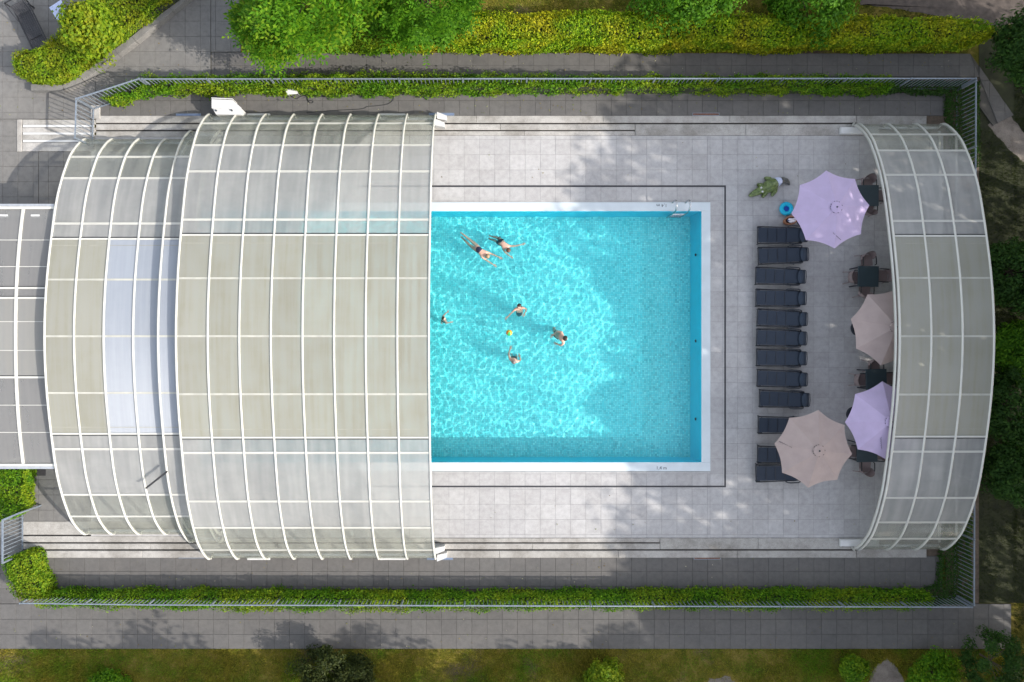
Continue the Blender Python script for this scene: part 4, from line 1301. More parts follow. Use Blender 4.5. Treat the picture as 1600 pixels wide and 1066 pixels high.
# grass blades on the lawns
def grass(label, mat, rects):
    r = np.random.default_rng(5); P = []
    for (x0, y0, x1, y1, dens) in rects:
        a = W(x0, y1); b = W(x1, y0); n = int((b.x - a.x) * (b.y - a.y) * dens)
        q = np.stack([r.uniform(a.x, b.x, n), r.uniform(a.y, b.y, n), np.full(n, -.06)], 1)
        q = q[lump(q, 77, .35) + r.normal(0, .5, n) > -.5]
        P.append(q)
    P = np.concatenate(P); n = len(P)
    for soil in ([(1355, 1080), (1372, 1040), (1388, 1030), (1403, 1045), (1420, 1080)], [(1350, -30), (1345, 5), (1410, 14), (1500, 28), (1560, 40), (1640, 30), (1640, -30)], [(1545, 195), (1580, 180), (1610, 215), (1610, 262), (1580, 235)], [(1516, 84), (1584, 180), (1552, 196), (1525, 166)]):
        P = P[~in_poly(P, pxpoly(soil))]
    n = len(P)
    th = r.uniform(0, 6.28, n); h = r.uniform(.03, .09, n) * (1 + .5 * np.clip(lump(P, 9, .6), -1, 1)); w = r.uniform(.006, .014, n)
    side = np.stack([np.cos(th) * w, np.sin(th) * w, np.zeros(n)], 1)
    lean = np.stack([r.normal(0, .6, n) * h, r.normal(0, .6, n) * h, h], 1)
    V = np.stack([P - side, P + side, P + lean], 1)
    o = inst('grass', np_mesh('grass', V, 3, M[mat])); tag(o, label, 'grass', kind='stuff')
grass('short mossy grass of the lawns above and below the fenced pool', 'grass', ((-30, 1014.5, 1585, 1100, 2600), (700, -30, 1350, 26, 700)))
grass('sparse grass beyond the end fence, shade painted into its dark colour', 'shade_grass', ((1586, 100, 1660, 1100, 900), (1531, 200, 1590, 942, 900), (1350, -30, 1640, 30, 500)))

def litter():
    r = np.random.default_rng(15); P = []
    for (x0, y0, x1, y1, n) in ((330, 84, 1510, 118, 60), (170, 147, 1470, 178, 70), (60, 872, 1470, 917, 60), (-20, 955, 1560, 1011, 70), (0, 10, 320, 180, 50), (690, 215, 1350, 285, 14), (690, 768, 1350, 835, 14)):
        a = W(x0, y1); b = W(x1, y0)
        P.append(np.stack([r.uniform(a.x, b.x, n), b.y + (a.y - b.y) * r.uniform(0, 1, n) ** .7, np.full(n, .012)], 1))
    P = np.concatenate(P)
    V = leaves(P, np.tile([0, 0, 1.0], (len(P), 1)), .055, r, .6, .25)
    o = inst('fallen_leaves', np_mesh('fallen_leaves', V, 4, M['litter'])); tag(o, 'scattered small fallen leaves on the grey paths', 'leaves', kind='stuff')
M['litter'] = leaf_mat('fallen_leaf', [(0.10, 0.06, 0.02), (0.22, 0.17, 0.05), (0.12, 0.16, 0.03), (0.4, 0.36, 0.28)], 1.0, None, .1)
litter()

# ================================================================== FURNITURE
# sun loungers: head towards +x, origin at the middle on the ground
def make_lounger():
    root = empty('sun_lounger')
    L = .95; w = .33
    mb = MB()
    for s in (1, -1):
        mb.tube([(-L, s * w, .30), (-.1, s * (w - .015), .30), (.55, s * (w - .03), .31), (.78, s * (w - .06), .34)], .024, 8)
    mb.tube([(-L, -w, .30), (-L, w, .30)], .024, 8).tube([(.32, -w + .02, .30), (.32, w - .02, .30)], .018, 6)
    mb.build('frame', M['navy_frame'], root, True)
    def sling(x0, x1, z0, z1, w0, w1, nm, sag=.02):
        nu, nv = 6, 6; V = []; F = []
        for dz in (0, -.012):
            for i in range(nu + 1):
                for j in range(nv + 1):
                    u = i / nu; v = j / nv * 2 - 1
                    V.append((x0 + (x1 - x0) * u, v * (w0 + (w1 - w0) * u), z0 + (z1 - z0) * u - sag * (1 - v * v) + dz))
        n1 = (nu + 1) * (nv + 1)
        for i in range(nu):
            for j in range(nv):
                q = (i * (nv + 1) + j, (i + 1) * (nv + 1) + j, (i + 1) * (nv + 1) + j + 1, i * (nv + 1) + j + 1)
                F.append(q); F.append(tuple(k + n1 for k in q[::-1]))
        return MB().add(V, F).build(nm, M['navy'], root, True)
    sling(-L + .03, -.57, .32, .32, w - .045, w - .045, 'sling_panel'); sling(-.56, -.21, .32, .322, w - .045, w - .05, 'sling_panel')
    sling(-.20, .16, .322, .325, w - .05, w - .055, 'sling_panel'); sling(.17, .62, .33, .43, w - .055, w - .06, 'backrest')
    mb = MB()
    for x, z in ((-.565, .318), (-.205, .32), (.165, .325)):
        mb.box(x - .009, x + .009, -w + .05, w - .05, z - .02, z + .004)
    mb.build('seam', M['navy_frame'], root)
    V = []; mb = MB()
    for i in range(9):      # pillow roll section
        pass
    mb.ball((.74, 0, .475), (.125, w - .055, .05), 14, 8)
    mb.build('pillow', M['pillow'], root, True)
    hf = MB().tube([(.60, -w + .07, .42), (.90, -w + .07, .455), (.94, -w + .10, .46), (.955, 0, .465), (.94, w - .10, .46), (.90, w - .07, .455), (.60, w - .07, .42)], .016, 6).build('headrest_frame', M['navy_frame'], root, True)
    MB().box(.60, .93, -w + .075, w - .075, .405, .42).build('headrest', M['navy'], hf)
    for s in (1, -1):
        MB().tube([(.16, s * (w - .02), .31), (.22, s * (w + .015), .46), (.32, s * (w + .02), .50), (.62, s * (w + .01), .50), (.70, s * (w - .01), .47), (.72, s * (w - .05), .36)], [.016, .02, .026, .026, .02, .014], 8).build('armrest', M['navy_frame'], root, True)
    for x in (-.82, .5):
        for s in (1, -1):
            MB().tube([(x, s * (w - .02), .30), (x + (.04 if x > 0 else -.04), s * (w + .0), .0)], [.026, .02], 8).build('leg', M['navy_frame'], root, True)
    return root
proto = make_lounger(); note_kids(proto)
rows = [(1223, 367.5), (1224, 398.7), (1220, 431.7), (1220.5, 465.7), (1222.5, 497.5), (1221.5, 528.2), (1221.5, 559.5), (1222.5, 592), (1226, 624), (1224, 665), (1223, 711.6), (1220.5, 740)]
lab = ['navy sun lounger at the top of the row, its head under the lilac parasol', 'navy sun lounger second from the top of the row, just below the lilac parasol', 'navy sun lounger third from the top of the row beside the pool',
       'navy sun lounger fourth from the top of the row beside the pool', 'navy sun lounger fifth from the top of the row beside the pool', 'navy sun lounger sixth from the top of the row beside the pool',
       'navy sun lounger seventh from the top of the row beside the pool', 'navy sun lounger eighth from the top of the row beside the pool', 'navy sun lounger ninth from the top, set slightly out and clear above the taupe parasol',
       'navy sun lounger with its head end hidden under the upper edge of the taupe parasol', 'upper of the two touching navy sun loungers reaching under the taupe parasol', 'lowest navy sun lounger of the row, touching the one above it']
ang = [1, -1.5, 2, 1.2, 2.4, 1.5, 1, 1.8, 1.5, 0.5, 1, -1]
for i, (px, py) in enumerate(rows):
    o = proto if i == 0 else copy_tree(proto)
    p = W(px, py, .38); o.location = (p.x, p.y, 0.001); o.rotation_euler = (0, 0, R(-ang[i]))
    tag(o, lab[i], 'sun lounger', 'navy sun loungers in a row beside the pool')

# parasols
def make_parasol(mat, rot):
    root = empty('parasol')
    Rr = 1.43; ztop, zrim = 2.62, 2.15; n = 8; sub = 6; rad = 5
    V = [(0, 0, ztop)]; F = []
    cols = n * sub
    for i in range(1, rad + 1):
        t = i / rad
        for k in range(cols):
            a = 2 * math.pi * k / cols; u = (k % sub) / sub
            seg_r = math.cos(math.pi / n) / math.cos(((u - .5)) * 2 * math.pi / n)
            cv = 1 - .055 * t * (4 * u * (1 - u))
            rr = Rr * t * seg_r / 1.0 * cv
            sag = -.03 * t * (4 * u * (1 - u)) * (1.4 - t)
            V.append((rr * math.cos(a + rot), rr * math.sin(a + rot), ztop - (ztop - zrim) * (t ** 1.15) + sag))
    for k in range(cols): F.append((0, 1 + k, 1 + (k + 1) % cols))
    for i in range(rad - 1):
        for k in range(cols):
            p = 1 + i * cols + k; q = 1 + i * cols + (k + 1) % cols; F.append((p, p + cols, q + cols, q))
    c = MB().add(V, F).build('canopy', mat, root, False)
    mod = None
    mb = MB(); V = [(0, 0, ztop + .035)]; F = []
    for k in range(16):
        a = 2 * math.pi * k / 16 + rot; V.append((.20 * math.cos(a), .20 * math.sin(a), ztop - .012)); 
    for k in range(16): F.append((0, 1 + k, 1 + (k + 1) % 16))
    V += [(x * 1.06, y * 1.06, z - .03) for x, y, z in V[1:17]]
    for k in range(16): F.append((1 + k, 17 + k, 17 + (k + 1) % 16, 1 + (k + 1) % 16))
    vc = mb.add(V, F).build('vent_cap', mat, root)
    mb = MB()
    for k in range(16):
        if k % 2 == 0 or k in (3, 7):
            a = 2 * math.pi * k / 16 + rot + .1; b = a + .2
            mb.tube([(.215 * math.cos(a), .215 * math.sin(a), ztop - .022), (.215 * math.cos(b), .215 * math.sin(b), ztop - .022)], .009, 5)
    mb.build('vent_gap', M['ink'], vc)
    MB().disc((0, 0), .032, ztop + .03, ztop + .075, 10, .016).build('finial', M['ink'], vc)
    MB().tube([(0, 0, 0), (0, 0, ztop)], .024, 10).build('pole', M['navy_frame'], root)
    MB().disc((0, 0), .30, .0, .07, 20, .26).build('base', M['navy_frame'], root, False)
    for k in range(n):
        a = 2 * math.pi * k / n + rot
        MB().tube([(0, 0, ztop - .05), (Rr * .985 * math.cos(a), Rr * .985 * math.sin(a), zrim - .012)], .008, 5).build('rib', M['navy_frame'], root)
    # printed mark on one panel
    return root
def print_mark(root, mat, x0, y0, x1, y1, z0, z1, wob, n=16):
    # thin illegible scrawl as a raised line of ink on the cloth
    mb = MB(); pts = []
    for i in range(n + 1):
        t = i / n
        nx, ny = -(y1 - y0), (x1 - x0); l = math.hypot(nx, ny)
        w = wob * math.sin(i * 2.2) * (1 if i % 3 else .3)
        pts.append((x0 + (x1 - x0) * t + nx / l * w, y0 + (y1 - y0) * t + ny / l * w, z0 + (z1 - z0) * t + .012))
    mb.tube(pts, .007, 4); mb.build('printed_mark', mat, root)
def canz(x, y): 
    t = math.hypot(x, y) / 1.36
    return 2.62 - .47 * t ** 1.15
pars = [('lilac', 1297.5, 327.5, 6.2, 'lilac parasol open over the basket and the top sun lounger', ((.0, -.88), (.34, -1.12), .012)),
        ('taupe', 1389, 511.5, 33.0, 'taupe parasol half hidden under the narrow far dome', None),
        ('lilac', 1381.5, 657, 2.7, 'lilac parasol half hidden under the narrow far dome', ((-.28, -.58), (-.16, -1.02), .03)),
        ('taupe', 1270.7, 701.5, 37.5, 'taupe parasol covering the heads of the lowest sun loungers', ((-1.26, .28), (-.86, .08), .012))]
for mt, px, py, rot, lb, mk in pars:
    o = make_parasol(M[mt], R(rot)); p = W(px, py, 2.15); o.location = (p.x, p.y, 0.001)
    tag(o, lb, 'parasol', 'parasols over the tables and loungers')
    if mk:
        (x0, y0), (x1, y1), wob = mk
        print_mark(o, M['ink'], x0, y0, x1, y1, canz(x0, y0), canz(x1, y1), wob)

# tables and chairs
def make_table():
    root = empty('table')
    MB().bbox(-.40, .40, -.40, .40, .70, .74, .008).build('table_top', M['slate'], root)
    MB().box(-.36, .36, -.36, .36, .655, .699).build('apron', M['navy_frame'], root)
    for x in (-.35, .35):
        for y in (-.35, .35):
            MB().tube([(x, y, .70), (x, y, 0)], [.03, .024], 8).build('leg', M['navy_frame'], root)
    return root
tb = make_table(); note_kids(tb)
tabs = [(1357, 305.5, 0, 'dark slate square table partly under the upper lilac parasol'), (1357, 432, -1, 'dark slate square table in the open between the upper parasols'),
        (1369.5, 593, 1, 'dark slate square table above the lower lilac parasol'), (1355, 706, 1.5, 'dark slate square table mostly under the lower lilac parasol')]
for i, (px, py, a, lb) in enumerate(tabs):
    o = tb if i == 0 else copy_tree(tb)
    p = W(px, py, .74); o.location = (p.x, p.y, .001); o.rotation_euler = (0, 0, R(a)); tag(o, lb, 'table', 'square tables on the deck')

def make_chair():
    """armchair that faces -y"""
    root = empty('chair')
    V = []; F = []; nu, nv = 8, 6
    def grid(fn, nu, nv, th, mat, nm):
        V = []; F = []
        for side in (0, 1):
            for i in range(nu + 1):
                for j in range(nv + 1):
                    x, y, z = fn(i / nu, j / nv, side * th); V.append((x, y, z))
        n1 = (nu + 1) * (nv + 1)
        for i in range(nu):
            for j in range(nv):
                q = (i * (nv + 1) + j, (i + 1) * (nv + 1) + j, (i + 1) * (nv + 1) + j + 1, i * (nv + 1) + j + 1)
                F.append(q); F.append(tuple(k + n1 for k in q[::-1]))
        return MB().add(V, F).build(nm, mat, root, True)
    def seat(u, v, t):
        x = (u * 2 - 1) * .225 * (1 - .06 * v); y = -.23 + .44 * v
        return x, y, .45 - .025 * (1 - (2 * u - 1) ** 2) - .015 * v - t
    grid(seat, 8, 6, .02, M['taupe_plastic'], 'seat')
    def back(u, v, t):
        a = R(200 - 220 * u) if False else R(-10 + 200 * u)
        rx, ry = .235 + .01 * v, .17 + .05 * v
        hgt = .44 + v * (.40 * math.sin(math.pi * min(1, max(0, u))) ** .6 * .9 + .06)
        return (rx - t) * math.cos(a), .06 + (ry - t) * math.sin(a) * 1.1, hgt
    grid(back, 16, 6, .016, M['taupe_plastic'], 'backrest')
    for s in (1, -1):
        MB().tube([(s * .25, .12, .66), (s * .255, -.02, .665), (s * .25, -.20, .655), (s * .245, -.22, .56)], [.018, .022, .022, .014], 8).build('armrest', M['black'], root, True)
        for y in (-.21, .20):
            MB().tube([(s * .20, y * .9, .44), (s * .235, y * 1.15, 0)], [.02, .014], 8).build('leg', M['taupe_plastic'], root, True)
    return root
ch = make_chair(); note_kids(ch)
chs = [(1357, 286, 0, 'taupe armchair above the table by the upper lilac parasol'), (1378, 305, -90, 'taupe armchair between the top table and the narrow dome'), (1358.5, 326, 180, 'taupe armchair tucked below the top table at the parasol tip'),
       (1356.5, 406, 4, 'taupe armchair above the open table'), (1337, 433, 88, 'taupe armchair with black arms on the pool side of the open table'), (1381.5, 431, -94, 'taupe armchair between the open table and the narrow dome'), (1353, 455, 176, 'taupe armchair below the open table, partly under the taupe parasol'),
       (1368, 572, 2, 'taupe armchair under the tip of the upper taupe parasol'), (1346.5, 594, 90, 'taupe armchair with black arms above the lower lilac parasol'), (1393, 592, -88, 'taupe armchair beside the dome above the lower lilac parasol'),
       (1332, 706, 86, 'taupe armchair with black arms between the two lower parasols'), (1379, 710, -90, 'taupe armchair under the lower edge of the lower lilac parasol'), (1354, 731, 178, 'taupe armchair at the bottom table, lowest of all the chairs')]
for i, (px, py, a, lb) in enumerate(chs):
    o = ch if i == 0 else copy_tree(ch)
    p = W(px, py, .55); o.location = (p.x, p.y, .001); o.rotation_euler = (0, 0, R(a)); tag(o, lb, 'chair', 'taupe armchairs around the square tables')

# ladder
lad = empty('pool_ladder', W(1060, 325), 0, 'polished steel pool ladder in the corner beside the depth mark', 'pool ladder')
org = W(1060, 325)
ye = W(0, 330).y - org.y
for px in (1050.5, 1071):
    x = W(px, 0).x - org.x
    pts = [(x, ye + .33, 0.012), (x, ye + .34, .45), (x, ye + .30, .60), (x, ye + .20, .68), (x, ye + .06, .66), (x, ye - .06, .54), (x, ye - .11, .35), (x, ye - .11, -.20), (x, ye - .10, -1.1)]
    MB().tube(pts, .030, 10).build('handrail', M['chrome'], lad, True)
x0 = W(1050.5, 0).x - org.x; x1 = W(1071, 0).x - org.x
for z in (-.05, -.33, -.61, -.89):
    MB().bbox(x0 + .02, x1 - .02, ye - .135, ye - .085, z - .02, z, .006).build('tread', M['chrome'], lad)

# inflatable crocodile
def crocodile():
    org = W(1203, 293)
    root = empty('inflatable_crocodile', org, 0, 'green inflatable crocodile with a grey tail lying on the deck', 'inflatable toy')
    m, nt, p = newmat('crocodile_vinyl')
    v = nt.nodes.new('ShaderNodeTexVoronoi'); v.inputs['Scale'].default_value = 14
    nt.links.new(position(nt), v.inputs['Vector'])
    n_ = noise(nt, 9, 4)
    c = mixc(nt, ramp(nt, n_, [(0.42, (0, 0, 0)), (0.55, (1, 1, 1))]), (0.045, 0.075, 0.018), (0.26, 0.33, 0.12))
    c = mixc(nt, ramp(nt, v.outputs['Distance'], [(0.0, (0, 0, 0)), (0.6, (.8, .8, .8))]), c, (0.10, 0.14, 0.04))
    nt.links.new(c, p.inputs['Base Color']); p.inputs['Roughness'].default_value = .3
    grey = simple('dark_vinyl', (0.09, 0.09, 0.085), .35, 0, .5, 12)
    pale = simple('pale_label_vinyl', (0.52, 0.56, 0.72), .4, 0, .12, 16)
    def q(px, py, z): w = W(px, py, z); return (w.x - org.x, w.y - org.y, z)
    def body(pts, mat, nm, seg=12, flat=.8):
        mb = MB(); mb.tube([q(x, y, z) for x, y, z, r in pts], [r for *_, r in pts], seg)
        return mb.build(nm, mat, root, True)
    body([(1170, 306.5, .07, .03), (1173, 305, .09, .085), (1179, 302, .10, .12), (1186, 298.5, .11, .15), (1191, 296, .12, .19), (1193, 295, .13, .17), (1198, 293, .15, .23), (1204, 290, .16, .26), (1210, 286.5, .15, .22), (1213, 285, .14, .17)], m, 'body')
    body([(1210.5, 286.3, .15, .19), (1213, 285, .145, .19), (1217, 283.5, .13, .17), (1220, 283, .12, .13)], pale, 'valve_panel')
    body([(1220, 283, .12, .14), (1224, 282, .11, .13), (1228.5, 283, .10, .11), (1232, 286, .08, .07), (1234, 289, .06, .03)], grey, 'tail')
    for pts in ([(1206, 284, .13, .10), (1202, 279.5, .10, .09), (1196, 278.5, .07, .07), (1194.5, 279.5, .05, .05)], [(1196, 291.5, .13, .09), (1189, 289, .1, .08), (1183, 288.5, .07, .06)],
                [(1212, 291, .13, .10), (1211, 299, .1, .09), (1206.5, 305, .07, .07), (1205.5, 306, .05, .05)], [(1199, 297.5, .13, .09), (1195, 304, .1, .08), (1191, 308.5, .07, .06)]):
        body(pts, m, 'leg', 8)
    for px, py in ((1189.5, 293.5), (1191.5, 299.5)):
        mb = MB(); mb.ball(q(px, py, .27), .045, 8, 6); mb.build('eye', M['white'], root, True)
    mb = MB()
    for i in range(7):
        t = i / 6; x = 1195 + 15 * t; y = 294.3 - 7.2 * t
        for s in (-1, 1):
            c = q(x + s * 1.6, y + s * 3, .30); mb.disc(c[:2], .03, .30, .40, 6, .006)
    mb.build('back_ridge', m, root)
crocodile()

# swim ring
rg = empty('swim_ring', W(1227.3, 327), 0, 'round turquoise inflatable ring with a deep blue middle on the deck', 'swim ring')
pts = [(.19 * math.cos(2 * math.pi * k / 28), .19 * math.sin(2 * math.pi * k / 28), .085) for k in range(28)]
MB().tube(pts, .085, 10, close=True).build('tube', M['ring'], rg, True)
MB().disc((0, 0), .125, .02, .075, 24).build('seat', M['ring_mid'], rg)

# basket with towels
bk = empty('basket', W(1231.5, 346), R(10), 'oval brown woven basket beside the swim ring', 'basket')
for zi in range(6):
    z = .03 + zi * .045; s = .85 + .15 * zi / 5
    MB().tube([(.235 * s * math.cos(2 * math.pi * k / 24), .15 * s * math.sin(2 * math.pi * k / 24), z) for k in range(24)], .026, 6, close=True).build('woven_band', M['basket'], bk, True)
mb = MB(); mb.add([(0, 0, .012)] + [(.2 * math.cos(2 * math.pi * k / 24), .13 * math.sin(2 * math.pi * k / 24), .012) for k in range(24)], [(0, 1 + k, 1 + (k + 1) % 24) for k in range(24)])
mb.build('bottom', M['basket'], bk)
tw = empty('towel', W(1233, 346), 0, 'crumpled white and pink towel stuffed in the woven basket', 'towel')
r_ = np.random.default_rng(3)
for nm, cx, cyy, rr, mt in (('fold', -.05, .03, .09, 'towel'), ('fold', .06, -.02, .10, 'towel'), ('fold', .10, .05, .07, 'towel'), ('fold', -.02, -.05, .08, 'towel'), ('fold', -.10, .0, .06, 'towel_blue'), ('fold', .02, .06, .05, 'towel_blue')):
    mb = MB(); mb.ball((cx, cyy, .22), (rr * 1.3, rr * .7, rr * .8), 12, 8)
    mb.v = [(x + .012 * math.sin(40 * y), y + .01 * math.sin(50 * x), z + .012 * math.sin(35 * (x + y))) for x, y, z in mb.v]
    mb.build(nm, M[mt], tw, True)

# white pump box on the upper path
bx = empty('pump_box', W(354, 167), 0, 'white angular equipment box standing against the large dome', 'equipment box')
o0 = W(354, 167)
zt = .72
poly = [W(x, y, zt) - Vector((o0.x, o0.y, 0)) for x, y in ((331.5, 157), (363.5, 158), (376.5, 169), (376.5, 179), (337, 178.5), (331.5, 169))]
MB().prism([tuple(p[:2]) for p in poly], 0, zt - .03).build('body', M['white'], bx)
mb = MB()
pl = [W(x, y, zt) - Vector((o0.x, o0.y, 0)) for x, y in ((331, 155.5), (364, 157), (377, 168.5), (376.8, 171), (331, 169.5))]
mb.prism([tuple(p[:2]) for p in pl], zt - .027, zt + .02).build('lid', M['white'], bx)
pl = [W(x, y, zt) - Vector((o0.x, o0.y, 0)) for x, y in ((331, 153.2), (364, 154.8), (364, 155.8), (331, 154.4))]
mb = MB(); mb.prism([tuple(p[:2]) for p in pl], .25, zt + .05).build('back_plate', M['white'], bx)
for x, y in ((337.5, 172.8), (362, 172.6)):
    p = W(x, y, zt) - Vector((o0.x, o0.y, 0)); MB().disc(p[:2], .035, zt - .028, zt + .035, 10, .03).build('knob', M['ink'], bx)
# small white board and cable
bd = empty('white_board', W(455, 143), 0, 'small white tilted panel leaning on the upper hedge', 'panel')
o0 = W(455, 143)
q = [W(444, 137.5, .55), W(461, 136.8, .55), W(466, 147, .30), W(449, 148, .30)]
q = [p - Vector((o0.x, o0.y, 0)) for p in q]
n_ = (q[1] - q[0]).cross(q[3] - q[0]).normalized()
if n_.z < 0: n_ = -n_
mb = MB(); mb.add([*q, *[p - n_ * .035 for p in q]], [(0, 1, 2, 3), (7, 6, 5, 4), (0, 4, 5, 1), (1, 5, 6, 2), (2, 6, 7, 3), (3, 7, 4, 0)]); mb.build('panel', M['white'], bd)
for p in (q[2], q[3]): MB().tube([(p.x, p.y, p.z - .03), (p.x, p.y + .05, 0)], .014, 6).build('stand_leg', M['alu'], bd)
cab = [(449, 148), (441, 149.5), (441, 152), (447, 152.5), (453, 150), (459, 153), (464, 154.8), (470, 151), (478, 149.5), (480, 152), (480, 156), (484, 160.5), (488.5, 161), (489, 158.5), (485, 157), (482, 159), (481, 155), (485, 150.5), (500, 151.5), (530, 152), (545, 150.5), (556, 148.5), (565, 150), (577, 151), (588, 147.5), (594, 149), (600, 151), (606, 149), (612, 149), (615, 152), (613, 158), (605, 163), (590, 165.5), (575, 166.5), (570, 169), (560, 171), (520, 173), (470, 177)]
mb = MB(); pts = []
cv = [Vector((*W(*p)[:2], .012)) for p in cab]
for i in range(len(cv) - 1):
    p0, p1, p2, p3 = cv[max(i - 1, 0)], cv[i], cv[i + 1], cv[min(i + 2, len(cv) - 1)]
    for k in range(4):
        t = k / 4; pts.append(.5 * (2 * p1 + (p2 - p0) * t + (2 * p0 - 5 * p1 + 4 * p2 - p3) * t * t + (3 * p1 - p0 - 3 * p2 + p3) * t ** 3))
tag(mb.tube(pts, .012, 6).build('cable', M['black'], None, True), 'black cable trailing from the small white panel along the path', 'cable')

# bench and side table in the corner
def bench():
    org = W(57, 46)
    ax = (W(72, 82) - W(38, 12)); ang_ = math.atan2(ax.y, ax.x)
    root = empty('slatted_lounger', (org.x, org.y, 0), ang_, 'charcoal slatted garden lounger with a raised open frame at its head', 'garden lounger')
    L, w = 1.0, .29
    for k in range(7):
        y = -w + .045 + k * (2 * w - .09) / 6
        MB().bbox(-.52, L, y - .034, y + .034, .40, .42, .004).build('slat', M['bench'], root)
        a = Vector((-.53, y, .41)); b = Vector((-.80, y, .66))
        MB().bar(a, b, .066, .02).build('slat', M['bench'], root)
    for s in (1, -1):
        MB().bar((-.86, s * (w + .03), .38), (L, s * (w + .03), .38), .035, .05).build('side_rail', M['bench'], root)
        MB().bar((-.86, s * (w + .03), .38), (-.86, s * (w + .03), .86), .035, .035).build('upright', M['bench'], root)
        MB().bar((-.30, s * (w + .06), .40), (-.86, s * (w + .06), .84), .03, .03).build('arm', M['bench'], root)
        for x in (-.8, .9): MB().bar((x, s * (w + .0), .36), (x, s * (w + .0), 0), .045, .045).build('leg', M['bench'], root)
    MB().bar((-.86, -w - .01, .85), (-.86, w + .01, .85), .035, .035).build('head_bar', M['bench'], root)
    MB().bar((.55, -w - .01, .435), (.55, w + .01, .435), .03, .02).build('cross_bar', M['bench'], root)
    return root
bench()
def side_table():
    c = W(93, 17, .72); root = empty('garden_table', (c.x, c.y, 0), R(33), 'pale blue square garden table beside the slatted lounger', 'table')
    MB().bbox(-.27, .27, -.33, .33, .69, .72, .006).build('table_top', M['table_blue'], root)
    for x in (-.23, .23):
        for y in (-.28, .28): MB().box(x - .02, x + .02, y - .02, y + .02, 0, .689).build('leg', M['bench'], root)
    c2 = W(97, 9.5, .74); cup = empty('ashtray', (c2.x, c2.y, .7201), 0, 'small dark red ashtray on the pale blue garden table', 'ashtray')
    MB().disc((0, 0), .055, 0, .03, 14, .075).build('bowl', M['rust'], cup)
    MB().tube([(-.09, -.01, .04), (.09, .01, .045)], .012, 6).build('rest', M['ink'], cup)
side_table()
p = W(61, 735.5)
tag(MB().bbox(p.x - .27, p.x + .27, p.y - .2, p.y + .2, -.002, .018, .008).build('door_mat', M['mat']), 'dark door mat below the low walkway roof', 'mat')

# ball
bl = empty('beach_ball', W(795.5, 520, 0.0), 0, 'yellow, orange and green ball floating between the swimmers', 'ball')
bl.location = (*W(795.5, 520, .02)[:2], ZW + .085)
cols = [simple('ball_yellow', (0.85, 0.55, 0.02), .35), simple('ball_orange', (0.85, 0.22, 0.02), .35), simple('ball_green', (0.03, 0.45, 0.10), .35)]
mb = MB(); mb.ball((0, 0, 0), .125, 18, 12)
for i, f in enumerate(mb.f):
    c = sum((Vector(mb.v[k]) for k in f), Vector()) / len(f); a = (math.atan2(c.y, c.x) + math.pi) / (2 * math.pi)
    mb.m[i] = int(((a + .05) % 1) * 6) % 3
o = mb.build('ball_skin', cols, bl, True); o.rotation_euler = (.5, .3, 2.4)
o.cycles.is_caustics_receiver = True

# ================================================================== PEOPLE
def skin_body(name, verts, edges, radii, root_i, mat, parent, subd=2):
    me = bpy.data.meshes.new(name); me.from_pydata([tuple(v) for v in verts], edges, []); me.update()
    me.materials.append(mat)
    o = inst(name, me, parent)
    sk = o.modifiers.new('skin', 'SKIN')
    if not me.skin_vertices: me.attributes.new('', 'FLOAT', 'POINT') if False else None
    sd = me.skin_vertices[0].data if me.skin_vertices else None
    if sd is None:
        bm = bmesh.new(); bm.from_mesh(me); bm.verts.layers.skin.verify(); bm.to_mesh(me); bm.free(); sd = me.skin_vertices[0].data
    for i, r in enumerate(radii):
        sd[i].radius = r if isinstance(r, tuple) else (r, r); sd[i].use_root = (i == root_i)
    sk.use_smooth_shade = True
    s = o.modifiers.new('sub', 'SUBSURF'); s.levels = subd; s.render_levels = subd
    o.cycles.is_caustics_receiver = True
    return o

